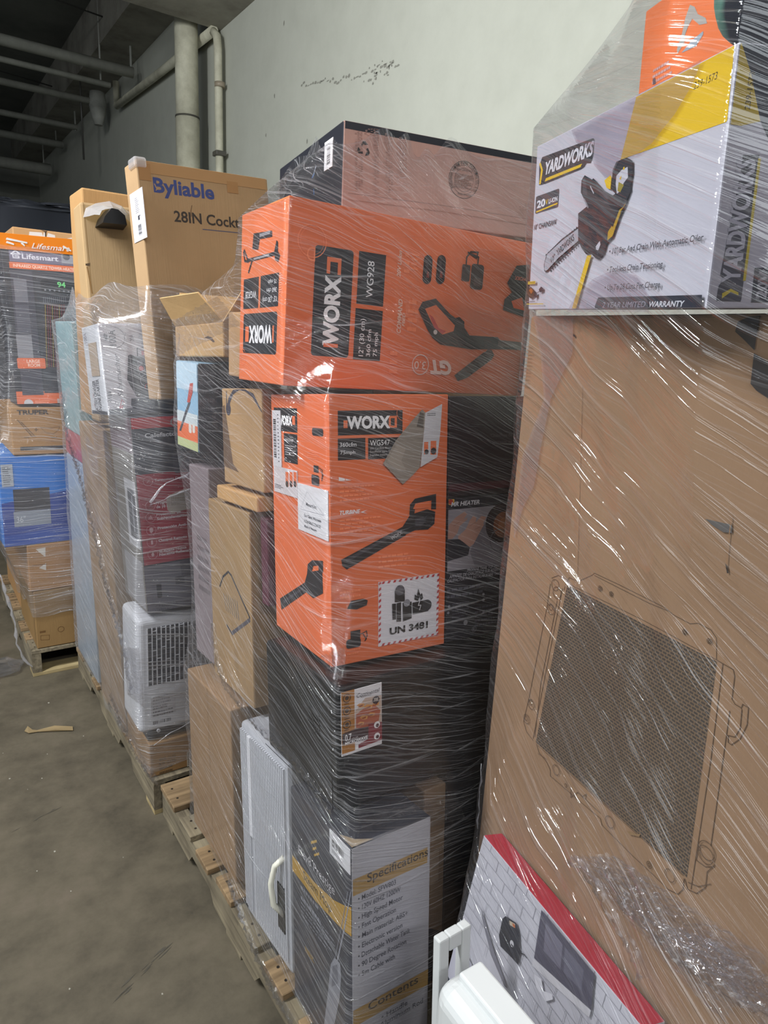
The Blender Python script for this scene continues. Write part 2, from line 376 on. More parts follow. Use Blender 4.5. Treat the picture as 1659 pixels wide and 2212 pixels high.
def marks():
    # scuffs and a long plaster scar on the wall, stains that stay with the wall
    bm = bmesh.new(); rnd = random.Random(3)
    def blot(y, z, ry, rz, n=9):
        vs = [bm.verts.new((2.5985, y + ry * math.cos(2 * math.pi * k / n) * rnd.uniform(.5, 1), z + rz * math.sin(2 * math.pi * k / n) * rnd.uniform(.5, 1))) for k in range(n)]
        bm.faces.new(vs)
    for k in range(34):
        t = k / 33; y = 5.0 - 1.15 * t; z = 3.41 + .0 * t - .20 * t + rnd.gauss(0, .012) + (.03 if t > .75 else 0)
        blot(y, z, rnd.uniform(.008, .03), rnd.uniform(.004, .014))
    for k in range(26): blot(4.0 + rnd.gauss(0, .10), 3.23 + rnd.gauss(0, .022), rnd.uniform(.006, .022), rnd.uniform(.004, .012))
    for y, z in ((5.3, 3.9), (5.45, 3.45), (4.9, 3.02), (3.6, 3.75), (2.9, 3.35), (4.4, 2.9), (2.3, 3.2), (5.6, 3.2)): blot(y, z, .012, .02)
    for k in range(12): blot(2.05 + rnd.gauss(0, .004), 3.05 + k * .016, .0025, .010)
    return structure(link('trim_scuffs', bm, mat('#8f8f85', 'paper')))
marks()
def pipe(name, pts, r, m, label, cat, group=None, n=14):
    return tag(tube_obj(name, pts, r, m, None, n), label, cat, group)
def column():
    o = empty('round_column', (2.36, 6.75, 0))
    bm = bmesh.new(); bm_tube(bm, [(0, 0, 0), (0, 0, 2.2), (0, 0, 3.52)], [.105] * 3, 28); link('lower_sleeve', bm, M_PIPE, o)
    bm = bmesh.new(); bm_tube(bm, [(0, 0, 3.52), (0, 0, 4.0), (0, 0, 4.5)], [.1, .1, .1], 28); link('shaft', bm, M_PIPE, o)
    bm = bmesh.new(); bm_tube(bm, [(0, 0, 3.515), (0, 0, 3.53)], [.108, .107], 28); link('chipped_collar', bm, mat('#4c4a42', 'paper'), o)
    bm = bmesh.new(); bm_box(bm, (-.17, -.25, 4.5), (.15, .2, 4.68), 0, .004); link('cap_plate', bm, M_BEAM, o)
    tag(o, 'round cream column standing against the wall behind the stacks', 'column'); o['kind'] = 'thing'
column()
def drop():
    o = empty('drain_pipe', (2.53, 6.4, 0))
    bm = bmesh.new(); bm_tube(bm, [(0, 0, 0.02), (0, 0, 2.0), (-.01, .01, 4.02), (-.01, .03, 4.12), (-.01, .14, 4.20)], .035, 14); link('riser', bm, M_PIPE, o)
    bm = bmesh.new(); bm_tube(bm, [(-.01, .10, 4.19), (-.01, 1.6, 4.25), (-.01, 3.35, 4.33), (-.01, 3.36, 4.6)], .04, 14); link('sloping_run', bm, M_PIPE, o)
    bm = bmesh.new(); bm_box(bm, (-.055, -.05, 3.17), (.04, .05, 3.21), 0, .006); link('bracket', bm, mat('#55534c', 'metal'), o)
    bm = bmesh.new(); bm_tube(bm, [(0, 0, 3.72), (0, 0, 3.76)], .046, 14); link('coupling', bm, mat('#9a8f7c', 'plastic'), o)
    tag(o, 'thin drain pipe running up the wall beside the round column', 'pipe')
drop()
for i, (y, z, x1, r, lab) in enumerate([
        (8.75, 4.42, 2.45, .055, 'pale ceiling pipe nearest the round column, with a square hanger'),
        (8.95, 4.30, 2.25, .030, 'thin conduit running just under the nearest ceiling pipe'),
        (10.2, 4.44, 2.40, .040, 'ceiling pipe ending in a grey junction fitting near the wall'),
        (11.7, 4.47, 2.45, .040, 'dim ceiling pipe beyond the one with the junction fitting'),
        (13.0, 4.49, 2.50, .055, 'farthest thin ceiling pipe in the dark end of the hall'),
        (13.6, 4.20, 2.4, .09, 'fat dark pipe crossing low at the dark far end')]):
    o = empty('ceiling_pipe', (-5, y, z)); tag(o, lab, 'pipe', 'pipes under the far ceiling')
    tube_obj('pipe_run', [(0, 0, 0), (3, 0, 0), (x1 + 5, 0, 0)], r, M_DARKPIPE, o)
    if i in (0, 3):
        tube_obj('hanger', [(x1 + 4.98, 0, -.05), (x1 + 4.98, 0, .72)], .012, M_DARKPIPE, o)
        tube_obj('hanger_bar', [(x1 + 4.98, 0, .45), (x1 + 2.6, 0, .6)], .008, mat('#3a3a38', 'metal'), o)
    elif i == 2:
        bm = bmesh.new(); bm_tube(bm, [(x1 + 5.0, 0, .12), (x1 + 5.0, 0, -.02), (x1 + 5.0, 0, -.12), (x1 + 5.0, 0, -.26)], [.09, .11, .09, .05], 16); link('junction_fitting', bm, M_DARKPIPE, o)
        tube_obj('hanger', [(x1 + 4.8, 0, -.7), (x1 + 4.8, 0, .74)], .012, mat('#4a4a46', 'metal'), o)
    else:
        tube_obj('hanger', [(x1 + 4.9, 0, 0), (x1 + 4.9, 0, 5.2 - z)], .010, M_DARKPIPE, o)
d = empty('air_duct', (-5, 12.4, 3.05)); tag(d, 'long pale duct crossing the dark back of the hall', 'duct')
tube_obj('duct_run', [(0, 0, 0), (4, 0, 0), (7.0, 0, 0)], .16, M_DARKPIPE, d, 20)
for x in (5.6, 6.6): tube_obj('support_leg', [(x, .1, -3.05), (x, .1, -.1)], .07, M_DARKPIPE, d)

# far dark goods behind the last pallet
def lump(name, c, lo, hi, label, cat, seed, mtl=None):
    bm = bmesh.new(); bm_box(bm, lo, hi, 0, .05, 3); bmesh.ops.subdivide_edges(bm, edges=bm.edges[:], cuts=3, use_grid_fill=True)
    rnd = random.Random(seed); 
    for v in bm.verts: v.co += Vector((rnd.gauss(0, .014), rnd.gauss(0, .014), rnd.gauss(0, .010))) if v.co.z > lo[2] + .01 else Vector((0, 0, 0))
    return tag(link(name, bm, mtl or mat(c, 'plastic'), None, True), label, cat)
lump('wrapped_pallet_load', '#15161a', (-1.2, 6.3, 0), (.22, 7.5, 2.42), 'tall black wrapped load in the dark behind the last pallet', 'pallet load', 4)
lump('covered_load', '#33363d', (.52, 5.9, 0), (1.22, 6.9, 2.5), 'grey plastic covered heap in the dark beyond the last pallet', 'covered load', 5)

# ------------------------------------------------------------------ pallets
def make_pallet(pos, label, lx=1.02, ly=1.22, nb=8, seed=1, boards_x=True):
    o = empty('wooden_pallet', pos); tag(o, label, 'pallet', 'wooden pallets under the wrapped stacks'); rnd = random.Random(seed)
    for x in (0, lx / 2 - .02, lx - .04):
        bm = bmesh.new()
        prof = [(0, .018), (.26, .018), (.29, .055), (.44, .055), (.47, .018), (.75, .018), (.78, .055), (.93, .055), (.96, .018), (1.22, .018), (1.22, .112), (0, .112)]
        a = [bm.verts.new((x, y * ly / 1.22, z)) for y, z in prof]; b = [bm.verts.new((x + .04, y * ly / 1.22, z)) for y, z in prof]
        bm.faces.new(a[::-1]); bm.faces.new(b)
        for k in range(len(a)): bm.faces.new((a[k], a[(k + 1) % len(a)], b[(k + 1) % len(a)], b[k]))
        bmesh.ops.recalc_face_normals(bm, faces=bm.faces[:])
        link('stringer', bm, WOOD_GREY, o)
    for k in range(nb):
        wd = rnd.uniform(.085, .115) if k not in (0, nb - 1) else .14; y = k * (ly - .14) / (nb - 1) + rnd.uniform(-.008, .008) if 0 < k < nb - 1 else k * (ly - .14) / (nb - 1)
        bm = bmesh.new(); bm_box(bm, (-.006 + rnd.uniform(-.006, .006), y, .1125), (lx + rnd.uniform(-.004, .006), y + wd, .132), 0, .002, 1)
        for q in range(2):   # nail heads
            bm_tube(bm, [(.02, y + wd * (.3 + .4 * q), .1315), (.02, y + wd * (.3 + .4 * q), .1326)], .004, 8, 1)
        link('deck_board', bm, [WOOD_TAN if k % 3 else WOOD_GREY, mat('#2c2722', 'metal')], o)
    for y in (0, ly / 2 - .05, ly - .1):
        bm = bmesh.new(); bm_box(bm, (0, y, 0), (lx, y + .1, .0175), 0, .001, 1); link('bottom_board', bm, WOOD_PALE if y == 0 else WOOD_GREY, o)
    return o
def copy_thing(o, loc, label):
    r = o.copy(); COL.objects.link(r); r.location = loc; r['label'] = label
    for ch in o.children:
        q = ch.copy(); COL.objects.link(q); q.parent = r
        for g in ch.children: h = g.copy(); COL.objects.link(h); h.parent = q
    return r
PAL = make_pallet((.597, .85, 0), 'weathered wooden pallet under the stack with the two orange tool boxes', seed=2)
copy_thing(PAL, (.577, 2.10, 0), 'weathered pallet under the stack with the white slatted appliance')
copy_thing(PAL, (.385, 3.365, 0), 'wooden pallet under the far stack of brown cartons')
copy_thing(PAL, (.60, -.46, 0), 'wooden pallet under the tall brown carton with the radiator drawing')

KR, KR2, KR3 = '#a8875f', '#a5815a', '#bb9768'
BOXES = {}
def reg(pal, b): BOXES.setdefault(pal, []).append(b); return b

# ------------------------------------------------------------------ middle stack (orange tool boxes)
OR, OR2, BK, WH, GR = '#dd7044', '#f0875a', '#26272b', '#e8e6e6', '#8c8c90'
def tool_blower(F, c='#2b2a2e'):
    pass

# --- upright orange blower box
b = reg('C', Box('power_tool_box', 'upright orange box with a leaf blower picture and a UN 3481 label', 'box', (.65, 1.079, .976), (.271, .299, .535), (-4.6, -4.84, -.25), OR, 'print', bevel=.002))
F = b.face('N').zoom(560, 820, 2.8603)
F.quad((485, 190, 885, 190, 885, 340, 485, 340), BK)
F.quad((800, 224, 850, 224, 850, 297, 800, 297), OR); F.quad((520, 252, 545, 252, 545, 300, 520, 300), OR); F.quad((812, 238, 836, 238, 836, 284, 812, 284), BK)
F.text('WORX', 540, 302, 808, 298, 540, 230, WH, .045)
F.disc(890, 205, 930, 205, OR2, ring=.0008)
F.quad((485, 362, 655, 362, 655, 495, 485, 495), BK); F.quad((672, 358, 872, 358, 872, 488, 672, 488), BK)
F.text('360cfm', 497, 416, 600, 414, 497, 390, WH); F.text('75mph', 500, 462, 592, 460, 500, 440, WH)
F.text('WG547', 683, 408, 805, 404, 683, 375, WH)
F.text('20V Cordless Blower', 683, 431, 822, 429, 683, 418, '#b9b6b4'); F.text('Souffleur sans fil', 683, 452, 808, 450, 683, 439, '#b9b6b4'); F.text('Soplador inalambrico', 683, 473, 818, 470, 683, 460, '#b9b6b4')
F.poly((490, 602, 568, 622, 490, 626), WH); F.line((530, 603, 530, 626), .0015, OR)
F.rows((495, 655, 720, 745), OR2, 4); F.rows((495, 860, 760, 935), OR2, 4); F.rows((735, 1085, 1000, 1140), OR2, 3); F.rows((495, 1305, 640, 1345), OR2, 2)
F.text('TURBINE', 495, 835, 622, 828, 495, 812, WH, .03, .25); F.poly((625, 818, 668, 803, 640, 818, 668, 830), WH)
# blower
D1, D2 = '#2a2a2d', '#45444a'
F.poly((505, 1112, 890, 905, 905, 960, 540, 1172, 512, 1150), D1); F.poly((530, 1110, 880, 920, 884, 935, 535, 1130), D2)
F.poly((885, 905, 930, 835, 1035, 800, 1085, 815, 1080, 890, 1040, 925, 960, 930, 900, 958), D1)
F.poly((925, 835, 930, 770, 960, 735, 1090, 705, 1090, 800, 1060, 800, 1062, 745, 965, 768, 955, 835), D1); F.poly((948, 800, 962, 765, 1050, 748, 1045, 790), OR)
F.poly((960, 860, 1010, 845, 1030, 870, 1000, 905, 960, 905), D2); F.disc(1045, 865, 1070, 865, D2, ring=.002); F.text('WORX', 815, 990, 885, 950, 806, 972, '#a9a6a6', .04, snap=False)
F.poly((540, 1415, 565, 1365, 640, 1352, 668, 1362, 662, 1392, 600, 1418), D1); F.line((560, 1390, 650, 1375), .002, D2)
F.quad((562, 1548, 622, 1548, 622, 1598, 562, 1598), D1); F.rquad((535, 1598, 625, 1598, 625, 1655, 535, 1655), D1, .3); F.line((625, 1570, 645, 1560, 660, 1550, 665, 1580, 650, 1612, 660, 1600, 640, 1570), .0018, D1); F.rows((540, 1665, 640, 1690), OR2, 2)
p = b.part('hazard_label', 'white lithium battery label with red and blue hatched edge'); G = b.face('N', p).zoom(560, 820, 2.8603)
G.sheet((733, 1240, 1108, 1205, 1100, 1590, 735, 1632), '#d9d6da')
q = np.array(G.pts((733, 1240, 1108, 1205, 1100, 1590, 735, 1632))); us = np.sort(q[:, 0]); vs = np.sort(q[:, 1]); u0, u1, v0, v1 = us[:2].mean(), us[2:].mean(), vs[:2].mean(), vs[2:].mean()
n = 22; bw = .0052
for k in range(n):
    c = '#b4373c' if k % 2 else '#d9d6da'; c2 = '#4a4a78' if k % 4 == 1 else c
    for (a0, a1, o0, vert) in ((u0, u1, v0, 0), (u0, u1, v1 - bw, 0), (v0, v1, u0, 1), (v0, v1, u1 - bw, 1)):
        s0 = a0 + (a1 - a0) * k / n; s1 = s0 + (a1 - a0) / n * .9; t = bw
        if k % 2 == 0: continue
        pl = [(s0, o0), (s1, o0), (s1 + t * .6, o0 + t), (s0 + t * .6, o0 + t)]
        pl = [(min(max(a, a0), a1), bb) for a, bb in pl]
        G.uvpoly([(bb, a) for a, bb in pl] if vert else pl, c2 if k % 8 == 3 else '#b4373c')
G.text('UN 3481', 800, 1572, 1035, 1540, 800, 1533, '#1c1c1e', .035)
for pl in ((832, 1300, 893, 1292, 893, 1365, 832, 1372), (815, 1382, 838, 1380, 838, 1478, 818, 1480), (842, 1378, 870, 1372, 870, 1490, 842, 1492), (880, 1375, 935, 1368, 935, 1470, 882, 1490), (940, 1375, 1035, 1355, 1038, 1425, 942, 1448)): G.poly(pl, '#232326')
G.disc(862, 1298, 890, 1298, '#55545a'); G.disc(905, 1376, 925, 1374, '#8b8a90'); G.disc(1028, 1390, 1028, 1424, '#3a3a3e')
G.poly((952, 1355, 955, 1322, 966, 1335, 976, 1288, 988, 1325, 998, 1315, 1006, 1345, 990, 1362, 985, 1335, 975, 1362), '#232326'); G.line((985, 1362, 975, 1392, 992, 1390, 982, 1420), .0016, '#d9d6da')
p = b.part('torn_paper_flap', 'peeled grey flap of torn label with its white underside'); G = b.face('N', p, .004).zoom(560, 820, 2.8603)
G.sheet((760, 518, 835, 380, 950, 240, 1000, 185, 1020, 205, 1012, 300, 985, 540, 940, 590, 880, 645), '#8d8378', snap=False)
G.poly((1018, 205, 1122, 150, 1110, 330, 1092, 478, 988, 540, 1012, 300), '#c9c6c9', 'paper'); G.poly((780, 505, 840, 400, 900, 420, 870, 500, 900, 560, 850, 560), '#9c9185', 'paper'); G.poly((965, 290, 985, 200, 1010, 210, 1005, 300), '#5d564e', 'paper')
G.rows((1030, 205, 1090, 225), '#4a4a50', 2); G.quad((1010, 385, 1035, 385, 1035, 460, 1010, 460), OR); G.quad((1050, 380, 1085, 375, 1085, 460, 1050, 465), OR); G.disc(1025, 445, 1038, 445, D1); G.disc(1068, 440, 1085, 440, D1)
F = b.face('L').zoom(560, 820, 2.8603)
F.quad((92, 175, 235, 175, 235, 320, 92, 320), BK); F.text('WORX', 118, 275, 205, 278, 118, 222, WH, .045); F.quad((205, 225, 222, 225, 222, 280, 205, 280), OR)
F.quad((155, 335, 237, 335, 237, 515, 155, 515), BK); F.text('WG547', 160, 378, 212, 384, 160, 362, WH); F.rows((160, 400, 228, 480), '#a5a2a2', 5)
F.rquad((328, 300, 396, 300, 396, 348, 328, 348), D1, .35); F.quad((338, 530, 368, 532, 368, 575, 338, 572), D1); F.rquad((325, 588, 372, 590, 372, 655, 325, 650), D1, .25); F.line((372, 545, 392, 560, 388, 625, 396, 590, 380, 560), .0018, D1)
F.poly((130, 1352, 288, 1250, 292, 1312, 140, 1420), D1); F.poly((285, 1248, 300, 1190, 390, 1175, 395, 1320, 335, 1350, 290, 1312), D1); F.poly((298, 1200, 302, 1140, 330, 1115, 395, 1120, 395, 1190, 370, 1190, 368, 1148, 335, 1150, 322, 1200), D1); F.poly((150, 1365, 275, 1280, 277, 1292, 155, 1385), D2)
F.rows((300, 440, 370, 500), OR2, 4); F.rows((120, 720, 230, 760), OR2, 2)
p = b.part('shipping_label', 'square white paper label with printed address'); G = b.face('L', p).zoom(560, 820, 2.8603)
G.sheet((240, 642, 430, 682, 432, 986, 248, 935), '#d8d6d8'); G.line((300, 690, 262, 800, 405, 838), .0012, '#a5a4aa'); G.line((262, 800, 405, 838), .0012, '#a5a4aa'); G.line((300, 690, 405, 838), .0008, '#a5a4aa')
G.text('Menard,Inc.', 295, 778, 362, 790, 297, 758, '#4a4a52', .02); G.text('Eau Claire, Wisconsin', 285, 845, 388, 868, 285, 828, '#4a4a52', .02); G.text('P.O.# GROCTZ260120', 285, 880, 385, 905, 285, 863, '#4a4a52', .02); G.text('Made in Vietnam', 285, 910, 360, 930, 285, 895, '#4a4a52', .02)
p = b.part('barcode_sticker', 'narrow white barcode sticker'); G = b.face('L', p).zoom(560, 820, 2.8603)
G.sheet((86, 190, 136, 190, 142, 540, 90, 535), '#cfcdd0'); G.bars((93, 235, 108, 235, 112, 480, 95, 480), n=34, horiz=False); G.rows((116, 210, 132, 520), '#55545c', 14, .3)
p = b.part('care_sticker', 'white sticker with three small red pictograms'); G = b.face('L', p).zoom(560, 820, 2.8603)
G.sheet((95, 545, 240, 550, 240, 725, 98, 695), '#cdc6c8')
for x in (168, 193, 218): G.quad((x, 570, x + 19, 572, x + 19, 660, x, 655), OR); G.disc(x + 9, 645, x + 17, 645, D1)
G.rows((102, 640, 158, 685), '#4b4a52', 3)

# --- orange trimmer kit box lying on top
b = reg('C', Box('power_tool_box', 'large orange box lying on its side across the top of the middle stack', 'box', (.62, 1.25, 1.515), (.625, .255, .351), (-3.39, -.78, 1.61), '#d86c40', 'print', bevel=.002, faces={'L': '#e17748'}))
F = b.face('L').zoom(500, 240, 2.44)
F.quad((66, 888, 146, 872, 140, 1042, 63, 1040), BK); F.quad((156, 870, 252, 850, 245, 1030, 150, 1035), BK); F.rquad((65, 1070, 242, 1056, 236, 1288, 62, 1270), BK, .08)
F.text('WORX', 216, 1132, 94, 1138, 216, 1220, WH, .045); F.quad((74, 1136, 92, 1136, 92, 1216, 74, 1216), OR); F.quad((217, 1130, 224, 1130, 224, 1220, 217, 1220), OR)
F.text('WG928', 133, 946, 76, 952, 133, 982, WH); F.text('12" (30 cm)', 240, 975, 166, 985, 240, 1003, WH); F.text('360 cfm', 240, 928, 188, 932, 240, 952, WH); F.text('75 mph', 240, 884, 195, 890, 240, 906, WH)
F.poly((118, 645, 215, 630, 216, 662, 150, 675, 142, 730, 112, 728), D1); F.quad((150, 642, 205, 634, 205, 652, 150, 660), '#8a8a8e')
F.line((85, 788, 150, 772, 240, 748), .007, D1); F.line((120, 780, 200, 758), .004, '#9a9a9e'); F.line((70, 735, 90, 792, 72, 790, 66, 745, 70, 735), .005, D1); F.poly((228, 740, 240, 680, 247, 690, 246, 735, 258, 760, 248, 795, 232, 785), D1); F.line((110, 790, 92, 850), .005, D1)
F.rows((256, 850, 266, 960), '#f3b08f', 9); F.disc(62, 1295, 76, 1295, OR2, ring=.001)
F = b.face('N').zoom(500, 240, 2.44)
F.rquad((442, 705, 645, 735, 615, 1303, 418, 1285), BK, .08)
F.text('WORX', 556, 1240, 575, 872, 482, 1235, WH, .045); F.quad((505, 770, 580, 775, 576, 862, 500, 858), OR); F.quad((522, 795, 562, 797, 558, 862, 518, 860), BK); F.quad((484, 1240, 560, 1250, 560, 1228, 484, 1222), OR)
F.quad((672, 738, 815, 758, 798, 1030, 658, 1015), BK); F.text('WG928', 742, 985, 757, 795, 708, 982, WH)
F.quad((653, 1040, 798, 1052, 780, 1318, 640, 1308), BK); F.text('12" (30 cm)', 692, 1292, 704, 1096, 668, 1292, WH); F.text('360 cfm', 728, 1294, 738, 1152, 708, 1294, WH); F.text('75 mph', 764, 1294, 769, 1168, 744, 1294, WH)
F.disc(425, 685, 425, 772, OR2, ring=.0016); F.disc(425, 685, 425, 757, OR2, ring=.0006); F.text('D', 442, 720, 398, 712, 448, 645, OR2)
F.text('20V Li-ion', 889, 875, 893, 735, 870, 875, '#e0b39e', .03, .2); F.rows((915, 740, 935, 870), OR2, 3); F.rows((950, 745, 985, 850), OR2, 4)
F.text('COMMAND', 889, 1172, 896, 992, 868, 1172, '#e0b39e', .03, .2); F.text('FEED', 910, 1135, 915, 1065, 896, 1135, '#e0b39e', .03, .2); F.rows((935, 985, 980, 1180), OR2, 4)
for x in (1010, 1080): F.rquad((x, 756, x + 46, 760, x + 44, 915, x - 2, 910), '#2e2224', .5); F.line((x + 20, 790, x + 18, 880), .006, '#423437'); F.text('20V', x + 28, 880, x + 30, 845, x + 16, 880, '#c2553a')
F.rquad((1213, 808, 1256, 810, 1254, 898, 1211, 896), '#3a2a28', .15); F.rquad((1262, 805, 1328, 810, 1322, 942, 1256, 938), '#3a2a28', .2); F.line((1235, 808, 1238, 770, 1260, 742, 1298, 745, 1290, 775, 1245, 745, 1300, 770, 1296, 808), .0035, '#3a2a28'); F.rquad((1275, 880, 1312, 882, 1308, 925, 1272, 922), '#55403c', .2)
F.poly((983, 1045, 1005, 1005, 1075, 988, 1150, 1070, 1178, 1090, 1200, 1085, 1225, 1110, 1225, 1140, 1252, 1182, 1400, 1192, 1420, 1215, 1560, 1225, 1560, 1258, 1410, 1255, 1260, 1255, 1100, 1230, 1058, 1195, 1030, 1150), '#2b2325')
F.poly((1018, 1042, 1075, 1022, 1175, 1130, 1168, 1160, 1110, 1178, 1066, 1140), '#d86c40'); F.poly((1040, 1072, 1060, 1085, 1090, 1145, 1128, 1160, 1110, 1175, 1066, 1142), '#b5342c'); F.disc(1072, 1165, 1082, 1165, '#c9bdb8')
F.quad((1400, 1205, 1555, 1222, 1552, 1250, 1405, 1245), '#5c4a46'); F.text('WORX', 1460, 1255, 1545, 1255, 1460, 1238, '#2b2325', .05)
F.poly((1172, 1392, 1325, 1272, 1368, 1258, 1382, 1285, 1370, 1308, 1240, 1405, 1190, 1422), '#40322f'); F.disc(1352, 1278, 1352, 1300, '#55403c')
F.poly((1450, 905, 1500, 815, 1568, 810, 1568, 1095, 1428, 1048, 1436, 992, 1475, 955), '#2b2325'); F.poly((1472, 1002, 1528, 982, 1542, 1052, 1484, 1038), '#d65c2a'); F.text('WORX', 1552, 880, 1490, 880, 1552, 898, '#b9604a', .04)
F.text('GT', 1158, 1322, 1048, 1310, 1158, 1388, '#e3c3b6', .05, -.25); F.disc(993, 1336, 993, 1388, '#e3c3b6', ring=.002); F.text('3.0', 1022, 1322, 962, 1318, 1022, 1362, '#e3c3b6')
F.poly((1545, 1085, 1640, 1085, 1620, 1520, 1500, 1520), '#222126'); F.rows((835, 1255, 870, 1400), OR2, 3)

# --- black microwave
b = reg('C', Box('microwave', 'black microwave oven under the upright orange box', 'microwave', (.616, .972, .722), (.45, .33, .257), (-.5, -5.2, 0), '#0c0d10', 'plastic', bevel=.012, seg=3))
F = b.face('L').zoom(560, 1380, 3.072)
q = F.w
for i in range(22):
    for k in range(9): F.uvpoly([(.09 + i * .0085, .10 + k * .010), (.094 + i * .0085, .10 + k * .010), (.094 + i * .0085, .1035 + k * .010), (.09 + i * .0085, .1035 + k * .010)], '#0b0b0d')
F.uvline([np.array((.318, .01)), np.array((.318, .24))], .002, '#0a0a0c'); F.uvline([np.array((.01, .012)), np.array((.31, .012))], .002, '#0a0a0c')
p = b.part('product_sticker', 'colour product sticker with a food picture'); G = b.face('N', p, .0008).zoom(560, 1380, 3.072)
G.sheet((540, 350, 810, 297, 810, 718, 545, 755), '#d5d2d4'); G.quad((540, 350, 627, 338, 634, 745, 545, 757), '#a8702e')
G.poly((632, 480, 700, 390, 808, 372, 808, 560, 632, 600), '#b8a394'); G.poly((640, 500, 690, 460, 760, 430, 800, 470, 790, 540, 700, 590, 640, 590), '#a5563c')
for x, y, r in ((670, 440, 26), (720, 450, 30), (770, 430, 22), (690, 520, 28), (740, 500, 24), (670, 560, 22)): G.poly((x - r, y, x - r * .3, y - r * .6, x + r, y - r * .5, x + r * .8, y + r * .3, x - r * .2, y + r * .5), '#c98d4c'); G.poly((x - r * .6, y + 4, x + r * .5, y - r * .3, x + r * .5, y + r * .1, x - r * .2, y + r * .4), '#8f4a2c')
G.poly((634, 595, 810, 560, 810, 640, 548, 700, 548, 630), '#3c2a2c'); G.poly((720, 560, 810, 545, 810, 665, 650, 725, 650, 700, 720, 660), '#7c2630')
G.text('Continental', 643, 390, 795, 345, 643, 362, '#2c2c30', .0, .25); G.text('ELECTRIC', 672, 388, 740, 372, 672, 378, '#6a6a70'); G.disc(770, 402, 770, 428, '#2c2226'); G.text('700', 756, 412, 784, 406, 756, 394, '#d5c9c0', .02)
G.text('0.7', 565, 678, 608, 670, 565, 636, WH, .02); G.text('CU.FT', 614, 668, 652, 660, 614, 652, '#c2bcbc'); G.text('MICROWAVE', 565, 704, 715, 672, 565, 684, WH, .03)
for y in (390, 475, 565): G.disc(577, y, 577, y + 26, '#3a2a22', ring=.0014); G.disc(577, y, 577, y + 14, '#46362c'); G.rows((560, y + 34, 600, y + 52), '#5f3f1e', 2)
for y in (565, 640): G.disc(775, y, 775, y + 22, '#e0dcdc'); G.disc(778, y + 4, 778, y + 16, '#4a2a30')
G.quad((632, 700, 652, 700, 652, 727, 632, 727), WH)
for x, y in ((.05, .05), (.40, .05), (.05, .28), (.40, .28)):
    p = b.part('foot'); bm_tube(p.bm, [(x, y, -.006), (x, y, .001)], .012, 12, p.mi(mat('#101012', 'plastic')))

# --- steam mop box
b = reg('C', Box('floor_care_box', 'charcoal and gold steam mop box with a grey specification side', 'box', (.614, .885, .155), (.188, .259, .523), (-.85, -5.0, .3), '#3c3d45', 'print', faces={'N': '#a9a7ab'}, bevel=.002))
F = b.face('L').zoom(340, 1640, 2.4397)
up = [(705, 495), (760, 565), (830, 650), (930, 742), (985, 770), (1026, 785)]; dn = [(1026, 938), (985, 905), (930, 850), (830, 742), (760, 645), (705, 575)]
F.poly([a for q in up + dn for a in q], '#b08a3c')
GO = '#c19c50'
F.poly((810, 432, 840, 424, 841, 438, 811, 447), GO); F.poly((818, 466, 838, 460, 839, 474, 820, 480), GO); F.poly((826, 500, 853, 490, 854, 504, 828, 512), GO)
F.text('Elev8 Prestige', 745, 492, 935, 708, 750, 455, '#b7b4b8', .0); F.text('Steam Mop', 770, 628, 918, 812, 776, 592, '#3a2e18', .0)
F.line((1022, 700, 985, 900, 950, 1060), .004, '#8f9099'); F.line((1005, 700, 968, 900, 935, 1060), .002, '#7c7d86'); F.poly((915, 1080, 935, 1045, 965, 1075, 970, 1150, 962, 1260, 935, 1396, 880, 1396, 900, 1230), '#8a8b93'); F.poly((925, 1090, 950, 1080, 955, 1180, 920, 1200), '#6a6b74')
F.rows((760, 830, 940, 960), '#82838c', 5, .3); F.rows((760, 760, 900, 830), '#82838c', 2, .3); F.rows((780, 1010, 835, 1060), GO, 3)
p = b.part('barcode_sticker', 'white barcode sticker on the dark side'); G = b.face('L', p).zoom(340, 1640, 2.4397)
G.sheet((914, 388, 1026, 462, 1014, 576, 910, 515), '#cfced0'); G.bars((925, 430, 990, 475, 990, 510, 925, 470), n=30); G.rows((925, 490, 985, 535), '#6a6a70', 3)
F = b.face('N').zoom(340, 1640, 2.4397)
F.quad((1030, 605, 1422, 492, 1422, 570, 1030, 695), '#a08048')
F.text('Specifications', 1105, 650, 1425, 552, 1105, 604, '#3f362c', .01)
TX = '#3e3e44'
for s, ax, ay, bx, by in (('\u2022 Model: SFW803', 1058, 750, 1256, 690), ('\u2022 120V 60HZ 1200W', 1058, 800, 1280, 727), ('\u2022 High Speed Motor', 1058, 850, 1292, 772), ('\u2022 Fast Operation', 1058, 900, 1256, 836), ('\u2022 Main material: ABS+', 1058, 950, 1318, 864), ('\u2022 Electronic version', 1058, 1002, 1290, 922), ('\u2022 Detachable Water Tank', 1058, 1052, 1330, 960), ('\u2022 90 Degree Rotation', 1058, 1102, 1310, 1015), ('\u2022 5m Cable with', 1058, 1152, 1250, 1088)):
    F.text(s, ax, ay, bx, by, ax, ay - 27, TX, .004)
F.quad((1030, 1290, 1430, 1135, 1430, 1215, 1030, 1378), '#a08048'); F.text('Contents', 1110, 1325, 1372, 1215, 1110, 1283, '#3f362c', .01)
F.text('\u2022 Handle', 1180, 1372, 1316, 1310, 1180, 1345, TX); F.text('\u2022 Aluminium Rod', 1150, 1428, 1397, 1325, 1150, 1401, TX)
p = b.part('torn_corner', 'scuffed kraft corner of the lid'); G = b.face('T', p, .0015)
G.uvpoly([(.0, .0), (.05, .0), (.02, .02), (.0, .05)], '#9b8a72', 'card')

